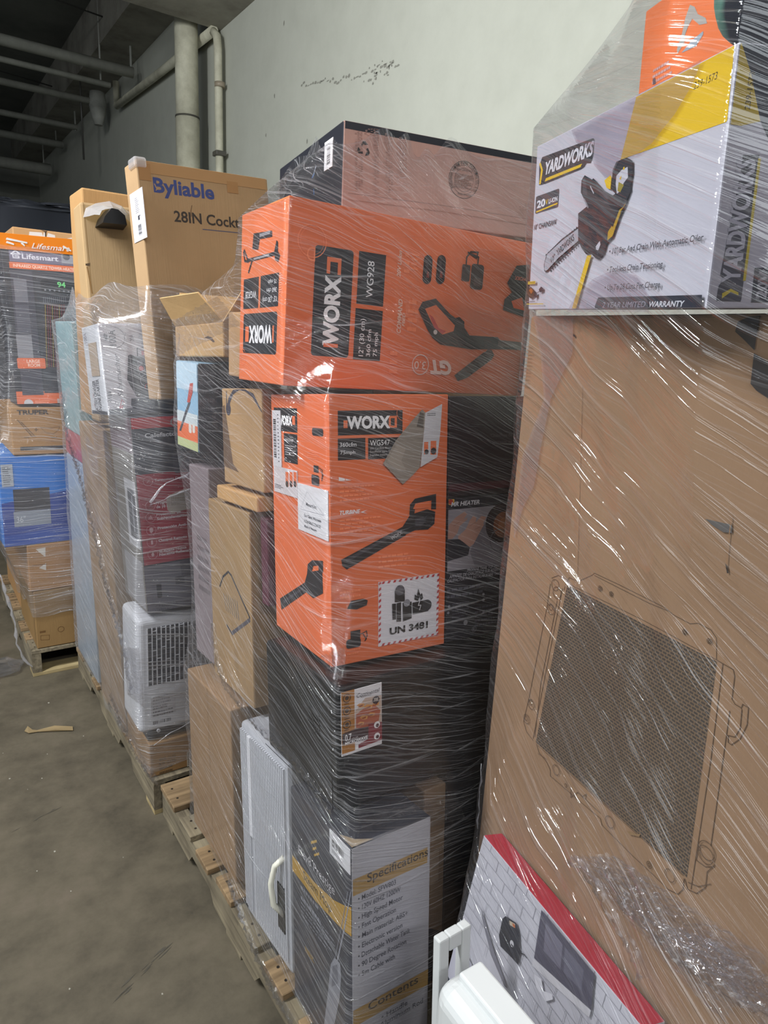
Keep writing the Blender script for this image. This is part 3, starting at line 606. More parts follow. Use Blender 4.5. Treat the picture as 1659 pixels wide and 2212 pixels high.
# --- white appliance with ribbed side
b = reg('C', Box('fan_heater', 'white appliance with a ribbed grille side behind the steam mop box', 'appliance', (.622, 1.165, .158), (.24, .262, .537), (0, -4.8, 0), '#b9bbc0', 'plastic', bevel=.012))
pr = b.part('ribbed_grille', 'fine vertical grille ribs')
for k in range(26):
    y = .012 + k * .0094
    if 19 <= k <= 20: continue
    bm_box(pr.bm, (-.005, y, .03), (.001, y + .0048, .52), pr.mi(mat('#cfd1d6', 'plastic')))
pr = b.part('side_panel', 'smooth white band on the grille'); bm_box(pr.bm, (-.007, .19, .25), (.001, .207, .52), pr.mi(mat('#dfe0e4', 'plastic')), .002)
pr = b.part('carry_handle', 'off-white curved handle'); bm_tube(pr.bm, [(-.002, .02, .30), (-.020, .035, .275), (-.028, .042, .23), (-.024, .04, .175), (-.002, .03, .145)], .007, 12, pr.mi(mat('#d8d6c8', 'plastic')))
pr = b.part('cord_recess', 'dark cord recess'); bm_box(pr.bm, (-.0065, .02, .10), (.0, .055, .22), pr.mi(mat('#15161a', 'plastic')), .001)

# --- plain cartons and other boxes of the middle stack
def plain(pal, name, label, cat, pos, size, rot, c=KR, kind='card', faces=None, bevel=.004): return reg(pal, Box(name, label, cat, pos, size, rot, c, kind, faces, bevel))
b = plain('C', 'carton', 'tall brown carton at the bottom far end of the middle stack', 'carton', (.622, 1.50, .158), (.33, .33, .507), (0, -4, 0), '#96795a')
F = b.face('L'); F.uvline([np.array((.003, .30)), np.array((.327, .30))], .0015, '#8a6a44'); F.uvline([np.array((.165, .0)), np.array((.165, .512))], .0015, '#8a6a44')
b = plain('C', 'carton', 'brown carton printed with the outline of a frame stand', 'carton', (.652, 1.452, .70), (.30, .27, .50), (0, -4, 0), '#a1845f')
F = b.face('L').zoom(370, 1080, 3.5676); F.line((375, 665, 400, 590, 440, 553, 462, 580, 605, 905, 600, 930, 468, 1030, 430, 965), .006, '#3c3a3c'); F.line((468, 1028, 604, 925), .010, '#55525a')
for k in range(7): F.line((405 + k * 17, 720 + k * 10, 425 + k * 16, 850 + k * 12), .003, '#8a8078')
b = plain('C', 'carton', 'brown carton printed with a dark curved hook, below the long orange box', 'carton', (.655, 1.41, 1.262), (.30, .235, .234), (0, -4, 0), '#ae8d66')
F = b.face('L').zoom(350, 640, 4.81)
F.poly((670, 1180, 690, 1060, 740, 970, 800, 920, 860, 935, 950, 1010, 1065, 1190, 1050, 1205, 940, 1050, 860, 985, 800, 975, 740, 1020, 710, 1100, 690, 1200), '#4b474e'); F.disc(690, 1172, 715, 1172, '#4b474e'); F.line((670, 990, 672, 1150), .004, '#4b474e')
F.poly((490, 1190, 540, 1140, 650, 1130, 660, 1200, 740, 1740, 800, 1830, 640, 1760, 520, 1600), '#6d5745', 'card')
plain('C', 'carton', 'small brown carton just behind the far end of the long orange box', 'carton', (.665, 1.53, 1.512), (.30, .11, .15), (0, 0, 0), '#b8936a')
plain('C', 'carton', 'flat kraft carton edge under the hook print carton', 'carton', (.648, 1.43, 1.213), (.3, .25, .036), (0, -4, 0), '#c39a68')
plain('C', 'heater_box', 'dark maroon box squeezed behind the upright orange box', 'box', (.668, 1.408, .985), (.28, .036, .215), (0, -4, 0), '#5a2c3c', 'print')
b = plain('C', 'carton', 'grey printed carton behind the frame print carton', 'carton', (.655, 1.725, .70), (.30, .15, .56), (0, -4, 0), '#867a7c', 'print')
F = b.face('L'); F.rows((425, 1150, 462, 1300), '#6c6264', 6)
b = plain('C', 'garden_tool_box', 'pale blue and orange saw box at the far corner of the middle stack', 'box', (.635, 1.775, 1.30), (.15, .16, .235), (1, 0, 0), '#8fb4cc', 'print', {'N': '#4b4a50'})
F = b.face('L').zoom(350, 640, 4.81)
F.uvpoly([(.002, .002), (.158, .002), (.158, .026), (.002, .026)], '#b9c08e'); F.uvpoly([(.002, .026), (.158, .026), (.158, .07), (.002, .07)], OR); F.uvpoly([(.002, .16), (.158, .16), (.158, .233), (.002, .233)], '#b9cfdc'); F.uvpoly([(.002, .07), (.158, .07), (.158, .10), (.002, .10)], '#c6cfd0')
F.poly((180, 1395, 240, 1200, 280, 1090, 300, 1100, 200, 1400), '#45484e'); F.poly((262, 1100, 290, 905, 325, 900, 320, 1000, 290, 1105), '#b84a3c'); F.rquad((280, 1325, 310, 1325, 310, 1420, 280, 1420), '#d8d2c8', .3); F.rquad((318, 1325, 345, 1325, 345, 1420, 318, 1420), '#d8d2c8', .3)
F = b.face('N'); F.rows((430, 800, 475, 930), '#6a6970', 7)
# open-topped carton with its flaps up
b = plain('C', 'open_carton', 'open brown carton with raised flaps at the far top of the middle stack', 'carton', (.66, 1.66, 1.555), (.34, .36, .085), (0, -2, 0), '#c19c6c')
for nm, pl in (('flap', [(0, 0, .085), (0, .36, .085), (-.05, .33, .155), (-.05, .03, .15)]), ('flap', [(0, 0, .085), (.34, 0, .085), (.30, -.03, .21), (.06, -.045, .20)]), ('flap', [(0, .36, .085), (.34, .36, .085), (.31, .40, .18), (.03, .40, .18)])):
    p = b.part(nm); vs = [Vector(v) for v in pl]; nn = (vs[1] - vs[0]).cross(vs[3] - vs[0]).normalized() * .004
    a = [p.bm.verts.new(v) for v in vs]; c2 = [p.bm.verts.new(v + nn) for v in vs]; mi = p.mi(mat('#c8a474', 'card'))
    p.bm.faces.new(a); p.bm.faces.new(c2[::-1])
    for k in range(4): p.bm.faces.new((a[k], a[(k + 1) % 4], c2[(k + 1) % 4], c2[k]))
    for f in p.bm.faces: f.material_index = mi
F = b.face('L').zoom(350, 640, 4.81); F.poly((440, 430, 480, 412, 520, 430, 550, 470, 535, 480, 490, 445), '#5a4a44')

# --- boxes seen right of the microwave and the orange box
HB = Matrix.Translation((.65, 1.079, .976)) @ Euler((math.radians(-4.84), math.radians(-.25), math.radians(-4.6)), 'XYZ').to_matrix().to_4x4()
q = HB @ Vector((.277, .004, 0))
b = reg('C', Box('heater_box', 'black propane heater box with a picture of warming hands', 'box', tuple(q), (.30, .28, .318), (-4.6, -4.84, -.25), '#23222a', 'print', bevel=.002))
F = b.face('N').zoom(560, 820, 2.8603)
F.quad((1152, 800, 1560, 775, 1555, 1150, 1150, 1165), '#8f8a90')
F.poly((1152, 960, 1170, 900, 1212, 852, 1268, 815, 1284, 830, 1262, 868, 1285, 850, 1282, 866, 1238, 905, 1222, 950, 1190, 985, 1152, 985), '#ab8274'); F.poly((1228, 968, 1275, 925, 1300, 870, 1322, 840, 1342, 852, 1335, 885, 1372, 842, 1402, 848, 1382, 890, 1412, 900, 1372, 925, 1412, 955, 1345, 1000, 1290, 1040, 1232, 1005), '#b78c7c')
F.line((1300, 905, 1338, 880), .001, '#8a6458'); F.line((1330, 925, 1372, 905), .001, '#8a6458'); F.line((1200, 905, 1240, 875), .001, '#8a6458')
F.poly((1150, 990, 1235, 985, 1300, 1035, 1290, 1085, 1150, 1125), '#2a2a32'); F.poly((1395, 880, 1420, 960, 1480, 1020, 1560, 1030, 1560, 1150, 1330, 1150, 1300, 1060), '#77727a')
F.disc(1495, 885, 1495, 1005, '#2c2226'); F.disc(1510, 895, 1510, 975, '#7c4a30'); F.disc(1515, 900, 1515, 950, '#96603c'); F.disc(1478, 990, 1478, 1055, '#5a565c', ring=.002)
F.disc(1182, 748, 1182, 775, '#c99a2c'); F.disc(1182, 755, 1182, 772, '#a8382c')
F.text('MR HEATER', 1183, 784, 1360, 770, 1183, 758, '#c9c6ca', .03, .2); F.text('10,000', 1503, 710, 1568, 702, 1503, 690, '#a9a6aa'); F.rows((1290, 690, 1370, 720), '#55535b', 2)
F.text('PROPANE TANK TOP HEATER', 1282, 1187, 1505, 1158, 1282, 1168, '#a09da3', .02, .2); F.text('APPAREIL DE CHAUFFAGE SUR RESERVOIR', 1172, 1228, 1512, 1190, 1172, 1208, '#a09da3', .02, .2); F.text('CALEFACTOR PARA INSTALAR SOBRE TANQUE', 1160, 1254, 1514, 1216, 1160, 1236, '#a09da3', .02, .2)
F.rows((1150, 1290, 1420, 1320), '#55545e', 2); F.rows((1190, 1380, 1300, 1480), '#4a4954', 6); F.rows((1330, 1400, 1500, 1500), '#4a4954', 5)
for x, y in ((1170, 1400), (1165, 1440), (1382, 1325), (1382, 1360), (1382, 1435)): F.disc(x, y, x, y + 9, '#7d7b84')
F.disc(1272, 1500, 1272, 1515, '#8a878c'); F.disc(1325, 1540, 1325, 1556, '#77757e', ring=.001); F.text('E', 1318, 1550, 1332, 1550, 1318, 1530, '#77757e')
q = HB @ Vector((.277, .004, .320))
b = reg('C', Box('heater_box', 'dark maroon and black box on top of the propane heater box', 'box', tuple(q), (.30, .28, .212), (-4.6, -4.84, -.25), '#241a20', 'print', bevel=.002))
F = b.face('N').zoom(560, 820, 2.8603); F.quad((1165, 640, 1570, 625, 1570, 668, 1165, 690), '#4a1f28'); F.text('Chauffage de', 1430, 355, 1560, 350, 1430, 335, '#4c4046'); F.text('terrasse au', 1440, 395, 1560, 390, 1440, 375, '#4c4046')
plain('C', 'carton', 'black carton standing under the microwave beside the steam mop box', 'carton', (.945, 1.01, .16), (.45, .36, .52), (0, -4, 0), '#1f2026', 'print')
b = plain('C', 'carton', 'narrow brown carton wedged beside the grey specification side', 'carton', (.862, .985, .157), (.062, .30, .50), (0, -4, 0), '#7d6650')
F = b.face('N'); F.uvpoly([(.003, .0), (.059, .0), (.059, .12), (.003, .16)], '#2a2a30'); F.uvpoly([(.012, .26), (.045, .26), (.045, .34), (.012, .34)], '#8e7a66', 'card')
plain('C', 'carton', 'plain brown carton at the back of the middle stack by the wall', 'carton', (1.0, 1.53, .15), (.55, .46, 1.70), (0, 0, 0), '#a88258')
plain('C', 'carton', 'black carton at the back corner under the propane heater box', 'carton', (1.10, 1.05, .69), (.42, .38, .23), (0, -3, 0), '#2a2a30', 'print')

# --- black and pinkish box on top
b = reg('C', Box('appliance_box', 'wide black and pinkish brown box on top of the middle stack', 'box', (.821, 1.386, 1.876), (.62, .50, .184), (-10.57, 0, .13), '#b39186', 'card', faces={'L': ('#22242c', 'print'), 'T': ('#22242c', 'print')}, bevel=.003))
F = b.face('N').zoom(500, 240, 2.44)
F.quad((600, 45, 1700, 290, 1700, 302, 600, 56), '#22242c')
K = '#1d1a1c'
for a in (0, 120, 240):   # chasing-arrows mark
    ca, sa = math.cos(math.radians(a)), math.sin(math.radians(a)); c0 = F.uv(697, 200); s = .0155
    R_ = lambda pts: [c0 + s * np.array([x * ca - y * sa, x * sa + y * ca]) for x, y in pts]
    F.uvpoly(R_([(-.50, .42), (-.16, .98), (.22, .98), (.10, .66), (-.05, .66), (-.22, .28)]), K); F.uvpoly(R_([(.14, 1.05), (.62, .62), (.02, .52)]), K)
F.disc(1225, 363, 1225, 461, K, ring=.0011); F.disc(1225, 363, 1225, 440, K, ring=.0005); F.disc(1225, 363, 1225, 425, K, ring=.0005)
c0 = F.uv(1225, 363); r = np.hypot(*(F.uv(1225, 450) - c0))
def ringtext(F, s, c0, r, a0, a1, hgt, c):
    for k, ch in enumerate(s):
        if ch == ' ': continue
        a = math.radians(a0 + (a1 - a0) * k / max(1, len(s) - 1)); ra = np.array([math.cos(a), math.sin(a)]); tg = np.array([math.sin(a), -math.cos(a)])
        vs, fs = text_shape(ch, .01); A = c0 + ra * (r - hgt / 2) - tg * hgt * .35
        F._put([A + tg * x * hgt * .7 + ra * y * hgt for x, y in vs], fs, mat(c, 'print'))
ringtext(F, 'ZHONGSHAN HAIWEI PAPER PACKAGING CO. LTD', c0, r, 215, -35, .0052, K)
F.text('MADE IN CHINA', 1190, 440, 1262, 452, 1190, 430, K)
F.text('BOX CERTIFICATE', 1185, 310, 1268, 322, 1186, 300, K); F.rows((1175, 325, 1275, 420), '#6a5650', 8, .35)
rnd = random.Random(5)
for x0, x1, y0, y1 in ((650, 690, 100, 420), (700, 770, 95, 125), (745, 765, 110, 440), (800, 830, 120, 440), (870, 910, 140, 330), (1495, 1600, 470, 510)):
    for k in range(int((y1 - y0) / 7)):
        y = y0 + k * 7 + rnd.uniform(-1, 1)
        for x in np.arange(x0, x1, 14):
            if rnd.random() < .6: F.line((x, y + (x - 600) * .03, x + 9, y + (x - 600) * .03 + rnd.uniform(-2, 2)), .0012, rnd.choice(('#8d6e66', '#7d5f58', '#9c7d74')))
F.line((600, 440, 1100, 505, 1700, 600), .002, '#8f7168')
F = b.face('L').zoom(500, 240, 2.44)
F.text('BPZB0Z100-4', 498, 300, 502, 205, 488, 300, '#9aa0ac'); F.line((432, 338, 446, 290), .003, '#9aa0ac'); F.line((425, 352, 438, 330), .003, '#3f6aa0'); F.line((434, 412, 436, 440), .003, '#3f6aa0')
p = b.part('barcode_label', 'white barcode label'); G = b.face('L', p).zoom(500, 240, 2.44)
G.sheet((496, 158, 538, 148, 536, 292, 492, 316), '#dcdbdc'); G.bars((508, 190, 526, 184, 524, 275, 506, 285), n=26, horiz=False)

# ------------------------------------------------------------------ left-of-middle stack (white slatted appliance, red heater box)
b = plain('B', 'carton', 'crushed brown carton on the pallet under the white slatted appliance', 'carton', (.572, 2.12, .134), (.40, .28, .125), (0, 0, 0), '#94744e')
F = b.face('N').zoom(130, 1300, 4.81)
F.text('40X30: 13.6 KG', 1030, 1660, 1200, 1640, 1030, 1628, '#4c3a26', .01); F.text('N.W: 12.4 KG', 1030, 1705, 1200, 1685, 1030, 1674, '#4c3a26', .01); F.rows((1030, 1720, 1190, 1760), '#5a452e', 2); F.line((1060, 1810, 1120, 1800, 1120, 1770), .0015, '#5a452e')
p = b.part('address_label', 'small white label at the right edge'); G = b.face('N', p).zoom(130, 1300, 4.81); G.sheet((1318, 1560, 1352, 1552, 1352, 1700, 1318, 1708), '#b9b3a8'); G.rows((1322, 1570, 1348, 1690), '#55504a', 8)

b = reg('B', Box('air_conditioner', 'white slatted appliance with black vent grille and rating label', 'appliance', (.545, 2.13, .30), (.36, .20, .405), (0, 0, 1), '#c9cace', 'plastic', bevel=.018, seg=4))
p = b.part('vent_grille', 'white vertical grille bars over a dark opening'); F = b.face('N').zoom(130, 1300, 4.81)
q = [F.uv(932, 275), F.uv(945, 870), F.uv(1370, 210), F.uv(1365, 800)]; gu0, gu1 = .030, .345; gv0, gv1 = float((q[1][1])), float(q[0][1])
rp = b.part('grille_recess', 'dark recess behind the bars'); bm_box(rp.bm, (gu0, -.0012, gv0), (gu1, .001, gv1), rp.mi(mat('#2c2e36', 'plastic')))
nb = 21; gp = (gu1 - gu0) / nb; rnd = random.Random(9)
for k in range(nb + 1): bm_box(p.bm, (gu0 + k * gp - .0016, -.0045, gv0), (gu0 + k * gp + .0016, -.0012, gv1), p.mi(mat('#d4d5d9', 'plastic')))
for k in range(nb):
    for j in range(3):
        v = gv0 + (gv1 - gv0) * ((j + (.75 if k % 2 else .25) + (k % 4) * .06) / 3)
        if v < gv1 - .004: bm_box(p.bm, (gu0 + k * gp, -.004, v), (gu0 + (k + 1) * gp, -.0014, v + .0022), p.mi(mat('#d4d5d9', 'plastic')))
p = b.part('rating_label', 'grey rating label with barcode'); G = b.face('N', p).zoom(130, 1300, 4.81)
G.sheet((940, 990, 1200, 950, 1195, 1150, 940, 1190), '#b4b3b6'); G.rows((960, 985, 1180, 1060), '#8a898d', 4); G.rows((960, 1100, 1190, 1150), '#6c6b70', 3)
F.bars((965, 1235, 1150, 1208, 1150, 1240, 965, 1270), '#4a4a4e', 24)
p = b.part('drain_plug', 'round drain plug'); cc = F.uv(1020, 1335); bm_tube(p.bm, [(cc[0], -.004, cc[1]), (cc[0], .002, cc[1])], .006, 16, p.mi(mat('#b9babe', 'plastic'))); bm_tube(p.bm, [(cc[0], -.0046, cc[1]), (cc[0], -.003, cc[1])], .003, 12, p.mi(mat('#77787c', 'plastic')))
p = b.part('base', 'black filler block in the dark gap below'); bm_box(p.bm, (.03, .012, -.036), (.33, .19, .004), p.mi(mat('#17171a', 'plastic')), .003)  # added block, black to stand for the shaded gap under the appliance
F = b.face('L'); F.uvline([np.array((.10, .05)), np.array((.10, .12))], .001, '#8b8c90')

b = reg('B', Box('heater_box', 'tall charcoal and red heater box with Spanish text', 'box', (.586, 2.13, .724), (.36, .26, .630), (0.5, -2.5, -2.3), '#3a3c46', 'print', faces={'L': '#6a655f'}, bevel=.002))
F = b.face('N').zoom(0, 860, 3.567)
F.uvpoly([(.0015, .595), (.358, .595), (.358, .63), (.0015, .63)], '#b42a33'); F.disc(1345, 185, 1345, 212, '#d8d2d4', ring=.005, a0=60, a1=300); F.rows((1030, 150, 1320, 165), '#c4444c', 1, .6, 0)
F.text('Calefactor', 1116, 305, 1385, 303, 1116, 273, '#c9c8cc', .03)
F.quad((1050, 575, 1560, 560, 1560, 1230, 1105, 1275), '#97283a')
F.rquad((1330, 425, 1480, 410, 1480, 570, 1335, 575), '#4d4e58', .15)
for x, y in ((1140, 640), (1158, 830), (1160, 920), (1165, 1018), (1170, 1110), (1177, 1203)): F.disc(x, y, x, y + 36, '#c38a92', ring=.0015)
F.poly((1140, 935, 1160, 900, 1180, 935), '#c38a92'); F.poly((1150, 1005, 1165, 995, 1180, 1005, 1177, 1030, 1165, 1042, 1153, 1030), '#c9a8ac'); F.rquad((1163, 1095, 1178, 1095, 1178, 1128, 1163, 1128), '#c9a8ac', .3); F.poly((1177, 1180, 1190, 1208, 1177, 1222, 1164, 1208), '#c9a8ac'); F.line((1145, 840, 1160, 830, 1172, 815), .0015, '#c38a92'); F.line((1130, 655, 1150, 630), .002, '#c38a92')
RT = '#d2c6ca'
for s, ax, ay, bx, by, hh in (('Termostato Digital LED', 1190, 642, 1490, 622, 18), ('Programable', 1200, 818, 1370, 806, 20), ('de 10 Horas', 1204, 848, 1360, 838, 20), ('Protecci\u00f3n de', 1205, 908, 1392, 892, 20), ('Sobrecalentamiento', 1208, 940, 1483, 916, 20), ('Protecci\u00f3n Anti-volcado', 1214, 1012, 1545, 984, 20), ('Control Remoto Incluido', 1222, 1108, 1550, 1080, 20), ('El Aceite Nunca', 1228, 1190, 1438, 1166, 20), ('Necesita Rellenarse', 1228, 1216, 1490, 1190, 20)):
    F.text(s, ax, ay, bx, by, ax, ay - hh, RT, .03)
F.quad((1110, 1285, 1560, 1240, 1560, 1640, 1125, 1680), '#6c6b74'); F.rquad((1205, 1430, 1245, 1425, 1245, 1535, 1210, 1540), '#34343c', .3); F.quad((1350, 1375, 1420, 1365, 1420, 1425, 1350, 1435), '#4a4a52'); F.poly((1385, 1260, 1470, 1240, 1470, 1360, 1400, 1375), '#55545e')
F.text('GRANDE LA', 1200, 1622, 1372, 1600, 1200, 1596, '#4a4a52'); F.text('HABITACI\u00d3N', 1198, 1658, 1382, 1634, 1198, 1630, '#4a4a52')
F = b.face('L').zoom(0, 860, 3.567)
F.uvpoly([(.002, .52), (.258, .52), (.258, .64), (.002, .64)], '#55404a'); F.rows((905, 280, 1000, 320), '#b0aab0', 2); F.uvpoly([(.12, .21), (.25, .21), (.25, .43), (.12, .43)], '#a9a8aa'); F.uvpoly([(.15, .24), (.235, .24), (.235, .40), (.15, .40)], '#4a4a50'); F.uvpoly([(.19, .26), (.205, .26), (.205, .38), (.19, .38)], '#8a8a90')
F.uvpoly([(.04, .01), (.25, .01), (.25, .17), (.04, .17)], '#8b8a8c'); F.rows((985, 1180, 1085, 1260), '#c9c8cc', 3)
p = b.part('torn_label', 'torn grey label with a fringe of brown strips'); G = b.face('N', p).zoom(0, 860, 3.567)
G.sheet((1280, 770, 1310, 745, 1420, 700, 1515, 690, 1520, 840, 1400, 865, 1320, 890, 1290, 860), '#a59c92', snap=False)
for k in range(15): G.line((1322 + k * 13, 752 - k * 4, 1324 + k * 13, 825 - k * 3), .0013, '#5f5346')

b = reg('B', Box('charger_box', 'white and grey battery charger box with 100A printed on it', 'box', (.512, 2.21, 1.355), (.34, .20, .272), (2, -4.4, -2.9), '#b4b0b8', 'print', faces={'L': '#c9cacd', 'B': '#2c2c32'}, bevel=.002))
F = b.face('N').zoom(130, 680, 3.3857)
F.text('100A', 412, 225, 408, 110, 362, 225, '#55545c', .02); F.disc(395, 165, 395, 240, '#77757e', ring=.002, a0=-80, a1=80); F.rows((470, 120, 490, 220), '#8a8890', 2); F.text('20A', 540, 195, 536, 145, 510, 195, '#6c6a74', .01); F.text('2A', 600, 165, 598, 130, 575, 165, '#8a8890', .01)
F.text('Schumacher', 462, 600, 428, 285, 425, 600, '#4e4c55', .0, .3); F.poly((430, 670, 462, 660, 455, 700, 442, 706), '#a8324a'); F.line((440, 672, 450, 620, 470, 640), .0022, '#a8324a')
F.poly((318, 135, 345, 150, 345, 185, 330, 185, 330, 165, 315, 165), '#55545c'); F.line((330, 160, 332, 185), .004, '#55545c')
F.poly((497, 298, 512, 290, 665, 330, 732, 575, 735, 600, 560, 600, 490, 480), '#33343e'); F.poly((520, 610, 740, 600, 850, 610, 850, 690, 540, 688, 518, 665), '#3d3e4c'); F.line((508, 300, 545, 590), .0012, '#9a98a4')
F.line((565, 300, 562, 245, 600, 240, 640, 255), .003, '#33343e'); F.quad((590, 265, 620, 265, 625, 295, 598, 295), '#b5434f'); F.quad((630, 250, 665, 262, 670, 305, 640, 290), '#3a3a44')
F.disc(592, 392, 592, 410, '#c2525c'); F.disc(592, 392, 592, 418, '#b9b7c2', ring=.0015); F.disc(628, 480, 628, 522, '#9a98a4', ring=.002); F.disc(605, 435, 605, 460, '#8a8894', ring=.0015); F.disc(640, 525, 640, 545, '#b5434f', ring=.002); F.quad((560, 330, 600, 335, 600, 365, 565, 360), '#6a6974')
F.uvpoly([(.0, .002), (.338, .002), (.338, .018), (.0, .018)], '#3d3e4c'); F.rows((345, 560, 385, 640), '#4a4a52', 4)
F = b.face('L').zoom(130, 680, 3.3857)
F.text('100A', 198, 205, 190, 130, 178, 205, '#77757e', .01); F.disc(188, 165, 188, 222, '#8a8890', ring=.001); F.text('BATTERY CHARGER', 283, 712, 272, 480, 262, 712, '#3a3a42', .02); F.text('ENGINE STARTER', 308, 710, 298, 470, 288, 710, '#3a3a42', .02); F.rows((240, 560, 255, 700), '#a8323a', 2); F.uvpoly([(.01, .002), (.19, .002), (.19, .012), (.01, .012)], '#33343c')
p = b.part('tan_sticker', 'blank tan sticker'); G = b.face('L', p).zoom(130, 680, 3.3857); G.sheet((206, 210, 268, 200, 290, 445, 240, 452), '#a9967f')

b = reg('B', Box('furniture_carton', 'tall leaning brown carton with blue lettering and a white label', 'carton', (.636, 2.10, 1.412), (.418, .097, .669), (4.0, -4.6, -2.7), '#a98b68', 'card', bevel=.004))
F = b.face('N').zoom(150, 320, 3.3857)
BL = '#3c477c'
F.text('Byliable', 618, 318, 1060, 363, 614, 215, BL, .03); F.line((622, 262, 640, 300), .003, '#ac8a62'); F.line((632, 308, 662, 286), .002, '#ac8a62')
F.text('28IN Cockt', 768, 535, 1245, 585, 768, 458, '#3b332e', .02); F.line((975, 594, 1260, 622), .0022, '#454a68'); F.line((845, 140, 860, 210), .0012, '#8d6a44'); F.line((895, 420, 888, 460, 890, 500), .0022, '#6b5138')
p = b.part('tape_strip', 'strip of brown tape along the top'); G = b.face('N', p); 

F2 = Face(b, 'N', p, .0012); F2.uvpoly([(.01, .635), (.41, .635), (.41, .667), (.01, .667)], '#a98156', 'plastic'); F2.uvpoly([(.275, .612), (.312, .612), (.312, .645), (.275, .645)], '#a0764a', 'plastic'); F2.uvpoly([(.005, .615), (.04, .615), (.04, .66), (.005, .66)], '#a0764a', 'plastic')
p = b.part('shipping_label', 'white shipping label with barcode'); G = b.face('L', p).zoom(150, 320, 3.3857)
G.sheet((436, 338, 526, 300, 584, 655, 488, 684), '#d2d0d6'); G.bars((505, 560, 538, 548, 548, 628, 515, 640), n=22, horiz=False); G.quad((505, 490, 545, 480, 548, 515, 508, 522), '#3a3a40'); G.quad((518, 495, 528, 492, 530, 518, 520, 520), '#d2d0d6'); G.rows((480, 370, 520, 470), '#77757c', 9, .3)
p = b.part('wrapped_corner', 'crumpled clear tape over the top corner'); bm_box(p.bm, (-.006, -.006, .648), (.03, .05, .676), p.mi(film_mat('tape_film', .1, .6, .25, .4, 2.0, .8)), .006)

b = reg('B', Box('carton', 'scuffed brown carton with a black plastic foot poking out', 'carton', (.545, 2.50, 1.30), (.60, .12, .705), (-1.2, -2.2, -1.6), '#ab8f69', 'card', bevel=.008))
F = b.face('N').zoom(150, 320, 3.3857); F.line((100, 390, 165, 1060), .0015, '#9a7848'); F.line((130, 870, 165, 1060), .004, '#8f6c3e'); F.poly((115, 845, 150, 840, 148, 862, 118, 858), '#54422c')
p = b.part('plastic_foot', 'black plastic foot sticking out of the side'); cc = F.uv(290, 545); mi = p.mi(mat('#17181a', 'plastic'))
sh = [(-.038, -.016), (.036, -.016), (.032, .012), (.012, .028), (-.008, .030), (-.030, .004)]
A_ = [p.bm.verts.new((cc[0] + x, -.085, cc[1] + z)) for x, z in sh]; B_ = [p.bm.verts.new((cc[0] + x * 1.2, .004, cc[1] + z * 1.2)) for x, z in sh]
p.bm.faces.new(A_).material_index = mi
for k in range(6): p.bm.faces.new((A_[k], B_[k], B_[(k + 1) % 6], A_[(k + 1) % 6])).material_index = mi
p = b.part('torn_tape', 'torn clear yellowish tape around the foot'); tm = film_mat('yellow_tape', .2, .7, .30, .4, 2.0, .9, .5, (.92, .86, .62)); mi = p.mi(tm); rnd = random.Random(4); rows = []
for i in range(7):
    a = math.radians(-10 + 32 * i); rows.append([p.bm.verts.new((cc[0] + (.036 + .012 * j) * math.cos(a) * 1.1, -.062 + .020 * j + rnd.gauss(0, .004), cc[1] + .01 + (.026 + .010 * j) * math.sin(a) + rnd.gauss(0, .003))) for j in range(4)])
for i in range(6):
    for j in range(3): p.bm.faces.new((rows[i][j], rows[i + 1][j], rows[i + 1][j + 1], rows[i][j + 1])).material_index = mi
plain('B', 'carton', 'plain brown carton rising behind the scuffed carton with the black foot', 'carton', (.565, 2.68, 1.30), (.50, .20, .775), (0, 0, 0), '#b18a5c', bevel=.006)
b = plain('B', 'carton', 'tall narrow brown carton beside the red heater box', 'carton', (.572, 2.425, .15), (.40, .38, 1.13), (0, -1.8, -1.3), '#957a5a')
F = b.face('L'); F.uvline([np.array((.19, .01)), np.array((.19, 1.12))], .003, '#86653f'); F.uvline([np.array((.30, .01)), np.array((.30, 1.12))], .002, '#8d6c46')
plain('B', 'carton', 'pale blue grey carton at the far end of the stack with the white slatted appliance', 'carton', (.57, 2.86, .15), (.40, .40, .93), (0, 0, 0), '#97a3ae', 'print')
plain('B', 'carton', 'small crimson box on the pale blue grey carton', 'box', (.57, 2.92, 1.083), (.40, .34, .11), (0, 0, 0), '#a83248', 'print')
plain('B', 'carton', 'teal box under clear film at the far top corner of its stack', 'box', (.565, 2.90, 1.196), (.36, .32, .44), (0, 0, -2), '#86a8ac', 'print')
plain('B', 'carton', 'plain brown carton at the back of the stack with the leaning lettered carton', 'carton', (1.0, 2.45, .15), (.52, .80, 1.14), (0, 0, 0), '#a88258')

# ------------------------------------------------------------------ far left stack
b = plain('A', 'carton', 'brown carton at the bottom of the far left stack', 'carton', (.412, 3.372, .134), (.62, .50, .285), (0, 0, 0), '#8c6f48')
F = b.face('N').zoom(0, 860, 3.567); F.line((315, 1830, 380, 1825, 380, 1860, 315, 1865, 315, 1830), .002, '#6b4c2c'); F.disc(470, 1780, 470, 1800, '#7a5836', ring=.002); F.rows((305, 1790, 360, 1815), '#6b4c2c', 1)
F = b.face('L'); F.rows((5, 1290, 35, 1350), '#6b4c2c', 3)
b = plain('A', 'carton', 'brown carton with white arrow marks under the blue box', 'carton', (.40, 3.372, .421), (.60, .48, .222), (0, 0, 0), '#a67d52')
F = b.face('N').zoom(0, 860, 3.567); F.poly((275, 1165, 350, 1150, 350, 1225), '#cfc8bc'); F.poly((300, 1310, 355, 1270, 355, 1325), '#cfc8bc'); F.line((250, 1290, 355, 1280), .003, '#7a5a3a')
b = reg('A', Box('appliance_box', 'bright blue box in the far left stack', 'box', (.312, 3.372, .646), (.345, .45, .405), (1.5, 0, 0), '#2f78c8', 'print', bevel=.003))
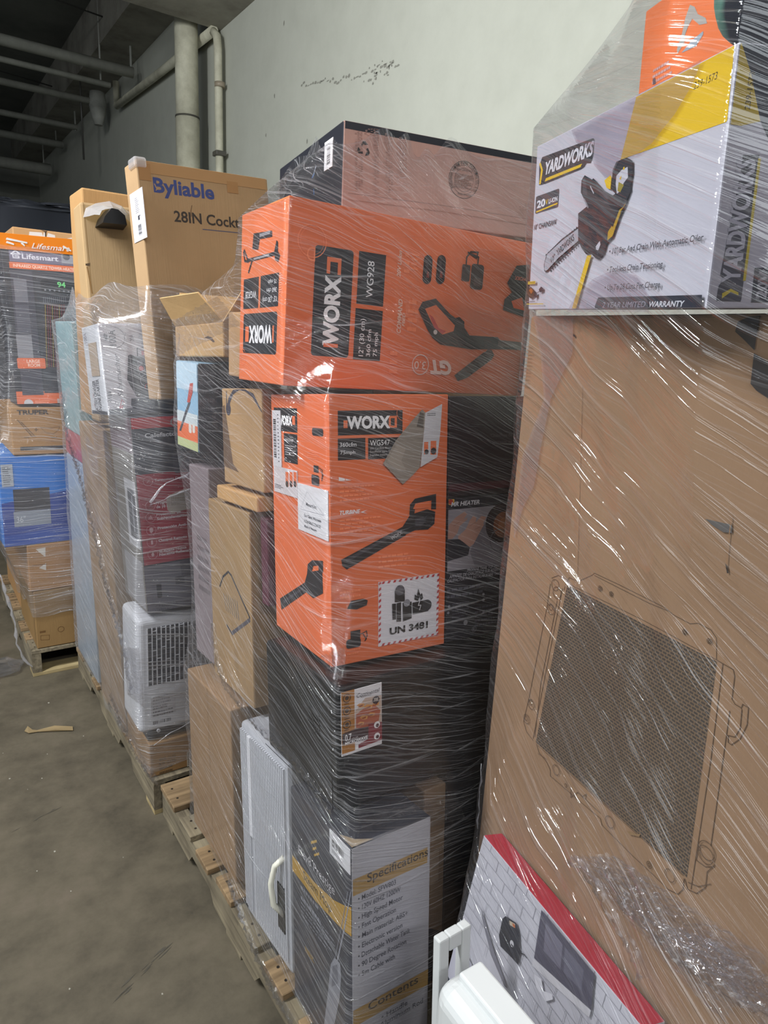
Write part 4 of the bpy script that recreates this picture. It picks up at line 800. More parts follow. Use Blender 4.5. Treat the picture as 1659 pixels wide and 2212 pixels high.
F = b.face('N').zoom(0, 860, 3.567); F.uvpoly([(.0015, .0015), (.343, .0015), (.343, .25), (.0015, .20)], '#2b4390'); F.uvpoly([(.0015, .0015), (.343, .0015), (.343, .075), (.0015, .05)], '#2f4f9e'); F.quad((105, 700, 380, 690, 390, 860, 105, 870), '#3d3c40'); F.quad((105, 870, 390, 862, 395, 975, 110, 985), '#8f959e'); F.text('36"', 130, 960, 200, 955, 130, 915, '#c9ccd2')
p = b.part('barcode_label', 'grey barcode label'); G = b.face('N', p).zoom(0, 860, 3.567); G.sheet((8, 512, 98, 510, 102, 680, 10, 685), '#a7adb2'); G.rows((15, 525, 92, 670), '#5c6066', 9)
plain('A', 'carton', 'crimson box next to the blue box', 'box', (.695, 3.375, .646), (.30, .45, .40), (0, 0, 0), '#a02c48', 'print')
b = reg('A', Box('tool_box', 'flat brown box with bold black lettering above the blue box', 'carton', (.375, 3.378, 1.058), (.45, .42, .208), (0, 0, 0), '#b0895c', 'card'))
F = b.face('N').zoom(0, 860, 3.567); F.text('TRUPER', 130, 126, 378, 124, 130, 93, '#4a3f36', .05); F.uvpoly([(.03, .02), (.448, .02), (.448, .036), (.03, .036)], '#47494c'); F.line((135, 170, 250, 300), .0025, '#4a3f36'); F.line((165, 185, 275, 300), .002, '#4a3f36'); F.line((150, 175, 262, 300), .001, '#4a3f36')
F.line((265, 243, 292, 243), .003, '#6b5840'); F.line((278, 230, 278, 256), .003, '#6b5840'); F.line((478, 240, 505, 240), .003, '#6b5840'); F.line((492, 228, 492, 254), .003, '#6b5840'); F.line((310, 225, 390, 230, 460, 218, 445, 250, 410, 275, 350, 262, 312, 228), .0012, '#6b5840'); F.disc(535, 235, 535, 255, '#6b5840', ring=.0014); F.rows((185, 298, 230, 310), '#6b5840', 1); F.rows((395, 298, 440, 310), '#6b5840', 1)
b = reg('A', Box('heater_box', 'tall dark heater box with bright orange header in the far left stack', 'box', (.405, 3.38, 1.279), (.33, .26, .650), (-1, -2.6, -1.2), '#33343b', 'print', bevel=.003))
F = b.face('N').zoom(0, 380, 3.95)
F.uvpoly([(.0015, .0015), (.328, .0015), (.328, .055), (.0015, .055)], OR); F.rows((300, 1915, 430, 1960), '#f0a080', 3); F.disc(245, 1940, 245, 1975, '#c9c6c6'); F.quad((490, 1900, 545, 1900, 545, 1960, 490, 1960), '#b9a8a0')
F.quad((75, 600, 700, 650, 700, 770, 78, 735), '#6f6a7c'); F.text('Lifesmart', 188, 705, 498, 730, 188, 662, '#d2d0d8', .02)
F.line((92, 665, 130, 637, 172, 668), .005, '#d2d0d8'); F.line((165, 700, 112, 697, 108, 665, 160, 668), .004, '#d2d0d8'); F.line((125, 682, 160, 684, 160, 700), .004, '#d2d0d8')
F.quad((520, 640, 640, 650, 640, 755, 525, 745), '#8f9098'); F.disc(565, 690, 565, 720, '#55565e')
F.quad((78, 735, 700, 775, 700, 830, 80, 785), OR); F.text('INFRARED QUARTZ TOWER HEATER', 112, 775, 652, 808, 112, 750, '#f3cdb8', .02)
F.quad((110, 800, 320, 815, 330, 1870, 165, 1870), '#4a4953'); F.quad((115, 880, 230, 880, 235, 1075, 130, 1080), '#77767e'); F.quad((135, 1105, 245, 1100, 265, 1340, 145, 1340), '#5f5e68'); F.quad((140, 1355, 275, 1355, 280, 1560, 150, 1560), '#8a898e')
F.quad((320, 815, 690, 840, 690, 1850, 340, 1850), '#3d3d44'); F.rquad((345, 890, 680, 900, 680, 1010, 350, 995), '#24242a', .2); F.text('94', 490, 948, 560, 950, 490, 905, '#7fe08a', .03)
for k in range(6): F.disc(385 + k * 40, 972 + k * 3, 385 + k * 40, 980 + k * 3, '#8a8a90')
for k in range(12): F.line((370 + k * 17, 1035, 372 + k * 17, 1080), .003, '#6c6c74')
F.quad((380, 1090, 560, 1095, 560, 1640, 415, 1620), '#2a2226')
for k in range(9): F.line((385 + k * 20, 1100, 400 + k * 19, 1630), .0035, '#77333c' if k % 3 else '#8f7a3c')
for k in range(12): F.line((395, 1190 + k * 36, 580, 1196 + k * 36), .002, '#3c2a30')
F.rquad((145, 1553, 388, 1556, 388, 1645, 148, 1643), OR, .12); F.text('LARGE', 228, 1595, 342, 1595, 228, 1568, '#f6d0ba', .02); F.text('ROOM', 240, 1628, 342, 1630, 240, 1602, '#f6d0ba', .02)
p = b.part('header_flap', 'orange header flap with white script'); R_ = [(-.010, -.004, .638), (.334, -.004, .638), (.338, -.026, .698), (-.024, -.026, .698)]
mi = p.mi(mat('#f58a22', 'print')); a = [p.bm.verts.new(v) for v in R_]; c2 = [p.bm.verts.new(Vector(v) + Vector((0, .003, .001))) for v in R_]; p.bm.faces.new(a).material_index = mi; p.bm.faces.new(c2[::-1]).material_index = mi
for k in range(4): p.bm.faces.new((a[k], c2[k], c2[(k + 1) % 4], a[(k + 1) % 4])).material_index = mi
vs, fs = text_shape('Lifesmart', .01, .3); mi2 = p.mi(mat('#f2ece6', 'print')); e1 = Vector((1, 0, 0)); e2 = (Vector(R_[3]) - Vector(R_[0])); e2 = Vector((0, e2.y, e2.z)).normalized(); nn = Vector((0, -1, -.36)).normalized() * .0012
for f in fs: p.bm.faces.new([p.bm.verts.new(Vector((.115, -.009, .650)) + e1 * float(vs[i][0]) * .15 + e2 * float(vs[i][1]) * .022 + nn) for i in f]).material_index = mi2
for x0, z0, x1, z1 in ((.02, .674, .10, .666), (.02, .662, .05, .656), (.075, .664, .09, .654), (.235, .664, .27, .650), (.30, .678, .328, .660)):
    p.bm.faces.new([p.bm.verts.new(Vector((x, -.0085 - (z - .650) * .367, z)) + nn) for x, z in ((x0, z0), (x1, z1), (x1, z1 + .006), (x0 + .004, z0 + .008))]).material_index = mi2
b = plain('A', 'carton', 'torn topped brown carton behind the orange header of the heater box', 'carton', (.478, 3.70, 1.30), (.62, .40, .745), (0, 0, 0), '#b78d62', bevel=.005)
F = b.face('N').zoom(0, 300, 8.5056); F.poly((540, 1705, 770, 1720, 790, 1790, 800, 1720, 830, 1730, 830, 1810, 530, 1770), '#cfc4be', 'paper'); F.poly((880, 1730, 1010, 1770, 1015, 1820, 855, 1812), '#cfc4be', 'paper'); F.poly((1230, 1830, 1400, 1800, 1400, 1850), '#cfc4be', 'paper'); F.poly((750, 1630, 830, 1690, 870, 1690, 850, 1720, 850, 1810, 830, 1810, 825, 1710), '#3a2c20'); F.rows((900, 1640, 990, 1680), '#5a4632', 2)
p = b.part('torn_edge', 'curled torn piece of the top edge'); bm_box(p.bm, (.27, -.006, .735), (.30, .004, .775), p.mi(mat('#a5673f', 'card')), .003)
plain('A', 'carton', 'plain brown carton at the back of the far left stack', 'carton', (.42, 3.90, .134), (.60, .60, .90), (0, 0, 0), '#a88258')

# ------------------------------------------------------------------ near right stack (tall carton with radiator drawing)
def mesh_mat(name, c, c2):
    m = bpy.data.materials.new(name); m.use_nodes = True; nt = m.node_tree; b_ = nt.nodes['Principled BSDF']
    tc = nt.nodes.new('ShaderNodeTexCoord'); mp = nt.nodes.new('ShaderNodeMapping'); mp.inputs['Rotation'].default_value = (0, math.radians(90), math.radians(90)); mp.inputs['Scale'].default_value = (1, 1, 1)
    sx = nt.nodes.new('ShaderNodeSeparateXYZ'); cb = nt.nodes.new('ShaderNodeCombineXYZ')
    bt = nt.nodes.new('ShaderNodeTexBrick'); bt.inputs['Scale'].default_value = 62; bt.inputs['Color1'].default_value = lin(c); bt.inputs['Color2'].default_value = lin(c); bt.inputs['Mortar'].default_value = lin(c2)
    bt.inputs['Mortar Size'].default_value = .06; bt.inputs['Brick Width'].default_value = .5; bt.inputs['Row Height'].default_value = .30
    nt.links.new(tc.outputs['Object'], sx.inputs[0]); nt.links.new(sx.outputs['Y'], cb.inputs[0]); nt.links.new(sx.outputs['Z'], cb.inputs[1]); nt.links.new(cb.outputs[0], bt.inputs['Vector'])
    nt.links.new(bt.outputs['Color'], b_.inputs['Base Color']); b_.inputs['Roughness'].default_value = .75
    return m
b = reg('D', Box('carton', 'tall brown carton printed with a large dark radiator drawing', 'carton', (.735, -.144, .134), (.75, 1.052, 1.518), (-9.47, .6, 0), '#987a5e', 'card', bevel=.005))
F = b.face('L').zoom(1040, 1200, 2.680); LN = '#5f4a38'
F.poly((497, 170, 1365, 615, 1190, 1865, 315, 1080), mesh_mat('print_mesh', '#3f362f', '#6f5b45'))
for pl in ((508, 128, 560, 150, 640, 115, 655, 102, 800, 170, 1060, 300, 1115, 345, 1210, 395, 1255, 392, 1330, 430, 1362, 480, 1362, 600), (655, 115, 970, 275, 1080, 320), (508, 128, 500, 165), (500, 162, 930, 370, 1365, 605), (408, 130, 445, 115, 478, 130, 500, 140, 478, 200), (400, 165, 380, 300, 275, 830, 245, 960, 262, 1020, 300, 1070), (470, 190, 365, 720, 300, 1060), (440, 260, 345, 740, 310, 1050), (1365, 605, 1460, 660, 1468, 700, 1452, 830, 1470, 860, 1505, 880), (1400, 625, 1330, 1180, 1215, 1930), (1440, 900, 1330, 1680), (1505, 885, 1515, 860, 1548, 880, 1540, 980, 1500, 1060, 1450, 1095, 1430, 1080, 1430, 1040, 1470, 1050, 1500, 1000, 1510, 890), (320, 1090, 335, 1140, 380, 1195, 400, 1240, 400, 1275, 640, 1480, 690, 1520, 700, 1560, 790, 1650, 880, 1740, 1000, 1850, 1080, 1930, 1140, 1960, 1170, 1930, 1175, 1870), (330, 1100, 700, 1430, 1170, 1850), (330, 1145, 380, 1180), (520, 1340, 520, 1400, 560, 1370, 690, 1490), (585, 1395, 610, 1380, 605, 1410), (1180, 1870, 1195, 1930, 1250, 1955, 1300, 1920, 1310, 1830, 1355, 1790), (1200, 1890, 1260, 1915, 1330, 1900), (1260, 1680, 1245, 1760, 1300, 1800, 1350, 1800)):
    F.line(pl, .0011, LN)
for x, y, r in ((430, 170, 32), (440, 215, 34), (405, 310, 30), (405, 300, 16), (690, 190, 14), (690, 190, 7), (755, 222, 13), (755, 222, 6), (1182, 442, 15), (1182, 442, 8), (1325, 495, 15), (1325, 495, 7), (292, 860, 28), (288, 850, 14), (265, 945, 26), (262, 940, 13), (436, 1240, 28), (748, 1540, 32), (978, 1788, 18), (978, 1788, 9), (1096, 1850, 34), (1310, 1705, 52), (1305, 1730, 50), (495, 1330, 10)): F.disc(x, y, x, y + r, LN, ring=.0010)
F.poly((845, 1590, 880, 1600, 905, 1610, 930, 1608, 920, 1625, 870, 1615), '#8f7453', 'card')
F.zoom(1060, 660, 2.7696); F.poly((1290, 1275, 1400, 1300, 1452, 1310, 1450, 1360, 1400, 1355, 1330, 1310), '#5c5a58'); F.poly((1412, 1540, 1425, 1560, 1432, 1600, 1422, 1600), '#2e2620'); F.line((1450, 1260, 1430, 1420, 1420, 1545), .0012, '#957352'); F.poly((502, 168, 514, 180, 508, 190, 500, 182), '#2e2620'); F.line((550, 480, 540, 900, 520, 1600), .001, '#a07d58'); F.rows((218, 240, 240, 500), '#8f7050', 12, .2)
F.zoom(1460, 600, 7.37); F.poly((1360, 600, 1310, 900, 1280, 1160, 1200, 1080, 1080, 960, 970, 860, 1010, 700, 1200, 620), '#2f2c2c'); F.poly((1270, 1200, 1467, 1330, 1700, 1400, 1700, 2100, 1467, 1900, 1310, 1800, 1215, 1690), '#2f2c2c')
b = reg('D', Box('chainsaw_box', 'white and yellow chainsaw box lying on the tall radiator carton', 'box', (.727, .446, 1.656), (.34, .46, .252), (-21.47, 2.01, -3.35), '#c4c3cd', 'print', faces={'N': '#8f8d98', 'B': '#3a3430'}, bevel=.002))  # underside coloured dark to stand for the shadow below the box
F = b.face('L').zoom(1120, 0, 3.078)
YL = '#e2bb1c'; DK = '#33343a'
F.poly((785, 645, 1440, 285, 1390, 800, 1380, 812, 680, 1062), YL)
F.text('239-1573', 1165, 598, 1322, 530, 1165, 552, '#4a3c14', .0, .1)
F.poly((140, 1100, 160, 1045, 500, 918, 506, 930, 500, 1035, 482, 1085, 455, 1085, 440, 1110, 420, 1125, 180, 1222, 138, 1232), DK); F.text('YARDWORKS', 178, 1160, 500, 1022, 178, 1085, '#dcdbe2', .04, .25); F.poly((185, 1185, 425, 1088, 415, 1112, 176, 1208), YL); F.poly((150, 1080, 165, 1130, 150, 1225, 140, 1225, 152, 1130, 140, 1090), YL); F.text('TM', 475, 1078, 492, 1072, 475, 1066, '#55555c')
F.rquad((118, 1312, 272, 1250, 266, 1368, 114, 1428), '#45454c', .1); F.text('20', 124, 1385, 180, 1362, 124, 1340, '#dcdbe2', .04); F.text('V', 182, 1362, 198, 1356, 182, 1330, YL, .02); F.text('LI-ION', 203, 1354, 262, 1332, 203, 1325, '#dcdbe2', .03); F.line((122, 1410, 262, 1352), .0022, YL)
F.text('10" CHAINSAW', 106, 1530, 256, 1487, 106, 1497, '#3a3a42', .01)
ch = [(175, 1800, 172, 1760, 190, 1690, 290, 1590, 410, 1500, 415, 1610, 280, 1730, 200, 1808, 185, 1815)]
F.poly(ch[0], '#3a3a42')
rnd = random.Random(2)
for k in range(15):
    t = k / 14; x, y = 185 + 225 * t, 1698 - 195 * t; F.poly((x - 4, y + 4, x + 2, y - 12, x + 8, y - 2), '#3a3a42'); x, y = 215 + 195 * t, 1800 - 185 * t; F.poly((x - 4, y - 4, x + 4, y + 10, x + 10, y - 6), '#3a3a42')
F.poly((182, 1790, 182, 1752, 202, 1690, 300, 1600, 410, 1518, 412, 1598, 275, 1715, 205, 1792, 190, 1802), '#aaa9b2'); F.text('10"', 228, 1745, 256, 1718, 224, 1715, '#3a3a42', .02, snap=False); F.text('YARDWORKS', 270, 1700, 385, 1592, 262, 1665, '#3a3a42', .03, .2, snap=False)
F.poly((408, 1420, 470, 1370, 440, 1310, 426, 1280, 430, 1200, 452, 1165, 500, 1195, 510, 1185, 585, 1270, 640, 1300, 700, 1250, 735, 1340, 690, 1440, 640, 1580, 600, 1620, 580, 1690, 545, 1728, 520, 1715, 490, 1680, 462, 1692, 430, 1650, 408, 1600), '#2f3138')
F.poly((455, 1175, 470, 1300, 440, 1290, 436, 1205), '#474a52'); F.poly((520, 1200, 600, 1290, 620, 1380, 560, 1320), '#3d4048'); F.line((490, 1240, 512, 1285), .002, '#b9bac2'); F.line((450, 1325, 475, 1380), .0025, '#8f9098')
F.poly((632, 1240, 640, 1130, 665, 1075, 735, 1048, 772, 1070, 772, 1150, 758, 1245, 760, 1265, 735, 1330, 690, 1320, 640, 1270), '#33353c'); F.poly((660, 1225, 665, 1170, 700, 1130, 740, 1110, 742, 1180, 715, 1215, 690, 1270, 668, 1290), '#c4c3cd'); F.poly((672, 1270, 680, 1210, 715, 1230, 690, 1280), '#9a8a3a')
F.poly((585, 1200, 625, 1165, 632, 1180, 625, 1260, 600, 1250), YL); F.disc(715, 1120, 715, 1130, YL); F.poly((685, 1190, 700, 1165, 695, 1195), YL); F.poly((720, 1370, 730, 1345, 700, 1400, 640, 1570, 605, 1600, 610, 1540, 650, 1480, 680, 1400), '#b8942a'); F.line((705, 1330, 640, 1500), .004, '#25262b')
F.poly((528, 1640, 555, 1602, 560, 1625, 545, 1665, 530, 1660), '#c4c3cd')
F.poly((470, 1700, 500, 1695, 395, 2075, 368, 2075), YL)
for s, ax, ay, bx, by, h_ in (('\u2022 10" Bar And Chain With Automatic Oiler', 618, 1690, 1246, 1605, 36), ('\u2022 Tool-less Chain Tensioning', 603, 1812, 974, 1780, 36), ('\u2022 Up To 28 Cuts Per Charge', 588, 1930, 957, 1912, 36)): F.text(s, ax, ay, bx, by, ax, ay - h_, '#44444c', .01, .08)
F.poly((545, 1978, 1240, 1960, 1230, 2075, 520, 2075, 525, 2030), '#2c2f3a'); F.text('2 YEAR LIMITED', 572, 2045, 860, 2040, 572, 2010, '#b4b6c0', .0, .2); F.text('WARRANTY', 885, 2040, 1122, 2035, 885, 2005, '#c9cbd2', .03, .2)
F.quad((66, 1872, 126, 1870, 126, 1888, 66, 1892), '#d9b840'); F.text('NOT INCLUDED', 69, 1887, 122, 1885, 69, 1877, '#4a3c14', .01); F.poly((70, 1940, 95, 1905, 118, 1930, 118, 1965, 95, 1985, 72, 1960), '#4a3a2c'); F.poly((84, 1930, 98, 1915, 112, 1935, 98, 1955), '#a8632c'); F.poly((120, 1950, 135, 1940, 138, 1975, 122, 1985), '#3a3a42'); F.poly((150, 1925, 165, 1905, 178, 1915, 175, 1935, 158, 1945), '#3a3a42'); F.line((138, 1950, 155, 1935), .0012, '#3a3a42'); F.rows((60, 2000, 140, 2012), '#77767e', 1); F.line((60, 2022, 180, 2020), .0012, '#d9b840')
F = b.face('N').zoom(1120, 0, 3.078)
F.zoom(0, 0, 1); F.poly((1588, 80, 1606, 90, 1622, 160, 1642, 262, 1600, 272, 1570, 268), '#9c8628'); F.poly((1606, 60, 1622, 160, 1642, 262, 1659, 300, 1720, 330, 1800, 330, 1800, 20), '#262a36'); F.zoom(1120, 0, 3.078)
F.poly((1312, 2000, 1330, 1900, 1365, 1850, 1340, 1830, 1480, 1120, 1490, 1030, 1600, 1030, 1480, 1990, 1475, 2005), '#3a3a44'); F.text('YARDWORKS', 1462, 1880, 1572, 1060, 1352, 1880, '#8b8a96', .04); F.poly((1350, 1985, 1410, 1940, 1460, 1965, 1460, 1945, 1410, 1920, 1352, 1950), '#9a8a2e'); F.line((1500, 1860, 1600, 1060), .0035, '#9a8a2e')
F.poly((1545, 2010, 1570, 1780, 1800, 1780, 1800, 2010), '#33343e'); F.text('20V', 1640, 1985, 1660, 1800, 1575, 1985, '#77767f', .04)
F.text('239-1573', 1535, 730, 1545, 480, 1500, 730, '#4a3c14', .01)
b = reg('D', Box('tool_box', 'orange box with a grey picture on top of the chainsaw box', 'box', (.883, .552, 1.944), (.22, .205, .150), (-20, 0, -2), '#e87a44', 'print', bevel=.002))
F = b.face('L').zoom(1380, 0, 5.946)
F.poly((660, 60, 720, 90, 760, 180, 860, 230, 880, 300, 780, 320, 690, 240, 640, 330, 600, 430, 590, 540, 500, 690, 490, 640, 560, 420, 600, 230), '#a9a49c'); F.poly((550, 680, 640, 640, 740, 590, 830, 440, 830, 400, 680, 520), '#9aa4ac'); F.rows((190, 880, 440, 1040), '#c9a09a', 4); F.poly((180, 1020, 215, 1000, 220, 1075, 185, 1090), '#6a5a5e')
# rolled green and black item at the top right
bm = bmesh.new(); bmesh.ops.create_icosphere(bm, subdivisions=4, radius=1)
rnd = random.Random(8)
for v in bm.verts:
    n_ = 1 + .05 * math.sin(7 * v.co.x + 3 * v.co.z) + .05 * math.sin(5 * v.co.y - 4 * v.co.z + 1)
    v.co = Vector((math.copysign(abs(v.co.x) ** .75, v.co.x) * .085 * n_, math.copysign(abs(v.co.y) ** .75, v.co.y) * .07 * n_, math.copysign(abs(v.co.z) ** .75, v.co.z) * .09 * n_))
CAMO = ramp_noise('green_black_print', [(.44, '#1d2026'), (.47, '#22262c'), (.50, '#4f7a6c'), (.54, '#5f8a7a'), (.58, '#2a2e36')], 7, 2, .5)
bag = tag(link('tool_bag', bm, [CAMO], None, True), 'rolled green and black bag with a yellow label above the chainsaw box', 'bag')
bag.location = (.815, .45, 2.02)
bm = bmesh.new(); bm_box(bm, (-.088, -.05, .014), (-.080, .045, .036), 0, .003); lb = link('yellow_label', bm, mat('#c9b04a', 'print'), bag); lb['label'] = 'yellow printed label'
vs, fs = text_shape('BONUS', .03)
bm = bmesh.new()
for f in fs: bm.faces.new([bm.verts.new((-.0884, .03 - float(vs[i][0]) * .065, .019 + float(vs[i][1]) * .012)) for i in f])
link('label_lettering', bm, mat('#3a2f14', 'print'), lb)
b = reg('D', Box('heater_box', 'slim white heater box with red top edge leaning on the radiator carton', 'box', (.679, .423, .145), (.044, .419, .552), (-10.4, 0, 9.9), '#b9b8bf', 'print', faces={'T': '#b3273c'}, bevel=.002))
F = b.face('L').zoom(900, 1700, 2.1858)
wl = '#8d8c94'
for j in range(9):
    v = .56 - .022 * j
    F.uvline([np.array((.002, v)), np.array((.433, v))], .0009, wl)
    for k in range(8): u = .03 + k * .058 + (.029 if j % 2 else 0); F.uvline([np.array((u, v)), np.array((u, v - .022))], .0009, wl)
F.uvpoly([(.002, .002), (.433, .002), (.433, .235), (.002, .335)], '#a9a8b4'); F.uvpoly([(.0, .01), (.433, .01), (.433, .20), (.0, .24)], '#2f3340')
F.poly((315, 570, 335, 640, 380, 790, 440, 950, 425, 940, 360, 790, 318, 620), '#77767f')
F.poly((398, 700, 415, 620, 430, 608, 480, 640, 492, 680, 498, 780, 490, 840, 465, 810, 405, 750), '#2c2d34'); F.poly((447, 628, 475, 645, 475, 665, 450, 650), '#b9aa94'); F.poly((462, 640, 475, 650, 475, 665, 464, 655), '#b5653c'); F.disc(460, 738, 460, 754, '#c9c8cc'); F.text('M', 455, 744, 467, 748, 455, 732, '#2c2d34', .03); F.line((498, 780, 520, 790, 530, 805), .002, '#2c2d34')
F.poly((600, 578, 850, 880, 835, 1050, 565, 805), '#4d4a58'); F.poly((620, 640, 700, 740, 690, 860, 610, 770), '#6d6a78'); F.poly((710, 750, 800, 860, 790, 960, 705, 870), '#62606e'); F.poly((562, 805, 835, 1052, 825, 1085, 555, 840), '#c2c0c4'); F.poly((565, 880, 600, 905, 610, 960, 650, 975, 655, 1000, 620, 1010, 575, 940), '#d3d2d8')
b = reg('D', Box('air_conditioner', 'white louvred appliance at the bottom right corner', 'appliance', (.575, .19, .136), (.085, .46, .515), (-2, 0, 0), '#cfd2d2', 'plastic', bevel=.03, seg=5))
p = b.part('louvre_grille', 'row of angled louvre slats')
for k in range(12):
    z = .44 - k * .030
    vs = [Vector(q) for q in ((-.001, .05, z), (-.001, .40, z), (-.012, .40, z - .018), (-.012, .05, z - .018), (-.001, .05, z - .022), (-.001, .40, z - .022))]
    a = [p.bm.verts.new(v) for v in vs]; mi = p.mi(mat('#c3c7c7', 'plastic'))
    for f in ((0, 1, 2, 3), (3, 2, 5, 4), (0, 3, 4), (1, 5, 2)): p.bm.faces.new([a[i] for i in f]).material_index = mi
p = b.part('side_rail', 'raised rail along the top edge'); bm_box(p.bm, (.035, .02, .513), (.08, .44, .528), p.mi(mat('#d6d9d9', 'plastic')), .004)
fr = empty('window_panel_frame', (.648, .665, .131), (-4, 0, 0)); tag(fr, 'white plastic frame with a rectangular opening behind the louvred appliance', 'frame')
wm = mat('#c9cccc', 'plastic')
for nm, lo, hi in (('left_rail', (0, 0, 0), (.022, .018, .515)), ('right_rail', (.05, 0, 0), (.07, .018, .515)), ('head_rail', (.022, 0, .485), (.05, .018, .515)), ('bottom_rail', (.022, 0, 0), (.05, .018, .08)), ('middle_rail', (.022, 0, .33), (.05, .018, .36))):
    box_obj(nm, lo, hi, wm, fr, .003)

# ------------------------------------------------------------------ build every box, then wrap each pallet in film
for pal in BOXES:
    for b in BOXES[pal]: b.build()

def hull2(P):
    P = sorted(set((round(float(a), 5), round(float(b), 5)) for a, b in P))
    if len(P) < 3: return P
    def half(Q):
        o = []
        for p in Q:
            while len(o) > 1 and (o[-1][0] - o[-2][0]) * (p[1] - o[-2][1]) - (o[-1][1] - o[-2][1]) * (p[0] - o[-2][0]) <= 0: o.pop()
            o.append(p)
        return o[:-1]
    return half(P) + half(P[::-1])
EDG = [(0, 1), (0, 2), (0, 4), (1, 3), (1, 5), (2, 3), (2, 6), (3, 7), (4, 5), (4, 6), (5, 7), (6, 7)]
def wrap(name, label, pal, C, z0, z1, m, extra=(), zcap=9, win=.30, off=.008, top=None, skip=(), nth=420, rad=.62, amp=.0022, more=()):
    sets = [b.corners() for b in BOXES[pal] if b.label not in skip] + list(more)
    dz = .03; zs = [z0 + k * (z1 - z0) / int((z1 - z0) / dz) for k in range(int((z1 - z0) / dz) + 1)]
    th = np.array([2 * math.pi * k / nth for k in range(nth)]); D = np.stack([np.cos(th), np.sin(th)], 1); R = []
    for z in zs:
        P = []
        for cs in sets:
            for i, j in EDG:
                a, b = cs[i], cs[j]; lo, hi = min(a.z, b.z), max(a.z, b.z)
                if lo - .012 <= z <= hi + .012:
                    t = 0 if abs(b.z - a.z) < 1e-6 else min(1, max(0, (z - a.z) / (b.z - a.z))); q = a + (b - a) * t; P.append((q.x - C[0], q.y - C[1]))
                    if abs(b.z - a.z) < .05: P += [(a.x - C[0], a.y - C[1]), (b.x - C[0], b.y - C[1])]
        if z < zcap: P += [(x - C[0], y - C[1]) for x, y in extra]
        P += [(.03, .03), (-.03, .03), (-.03, -.03), (.03, -.03)]
        H = np.array(hull2(P)); A = H; B = np.roll(H, -1, 0); E = B - A; r = np.full(nth, 1e-3)
        for a, e in zip(A, E):
            den = D[:, 0] * e[1] - D[:, 1] * e[0]
            with np.errstate(divide='ignore', invalid='ignore'):
                t = (a[0] * e[1] - a[1] * e[0]) / den; s = (a[0] * D[:, 1] - a[1] * D[:, 0]) / den
            ok = (np.abs(den) > 1e-9) & (t > 0) & (s >= -1e-6) & (s <= 1 + 1e-6); r = np.where(ok, np.maximum(r, t), r)
        R.append(r)
    R = np.array(R); n = len(zs); K = int(win / dz); O = R.copy()
    for i in range(n):          # taut film bridges hollows between bulges
        for j in range(i + 2, min(n, i + K + 1)):
            for k in range(i + 1, j): O[k] = np.maximum(O[k], R[i] + (R[j] - R[i]) * (k - i) / (j - i))
    O = np.maximum(O, np.maximum(np.roll(O, 1, 1), np.roll(O, -1, 1)) - .004)
    rnd = np.random.RandomState(len(name) + int(C[1] * 10)); ph = rnd.rand(8) * 6
    ring = D * O.mean(0)[:, None]; seg = np.hypot(*(np.roll(ring, -1, 0) - ring).T); arc = np.concatenate([[0], np.cumsum(seg)])
    bm = bmesh.new(); uvl = bm.loops.layers.uv.new('wrap'); V = []
    for i, z in enumerate(zs):
        row = []
        for k in range(nth):
            t = th[k]; wr = amp * (math.sin(9 * t + 22 * z + ph[0]) + .7 * math.sin(5 * t - 41 * z + ph[1]) + .5 * math.sin(17 * t + 13 * z + ph[2]))
            rr = O[i][k] + off + wr + amp * 1.2
            zz = z + (.018 * math.sin(4 * t + ph[3]) + .012 * math.sin(11 * t + ph[4]) if i in (0, n - 1) else 0)
            row.append(bm.verts.new((C[0] + D[k, 0] * rr, C[1] + D[k, 1] * rr, zz)))
        V.append(row)
    for i in range(n - 1):
        for k in range(nth):
            if top and zs[i] > top(th[k]): continue
            k2 = (k + 1) % nth
            f = bm.faces.new((V[i][k], V[i][k2], V[i + 1][k2], V[i + 1][k])); f.smooth = True
            for lp, (a, b_) in zip(f.loops, ((k, i), (k + 1, i), (k + 1, i + 1), (k, i + 1))): lp[uvl].uv = (arc[a], zs[b_])
    for v in [v for v in bm.verts if not v.link_faces]: bm.verts.remove(v)
    return tag(link(name, bm, m), label, 'stretch film', 'clear stretch film around the pallet loads')

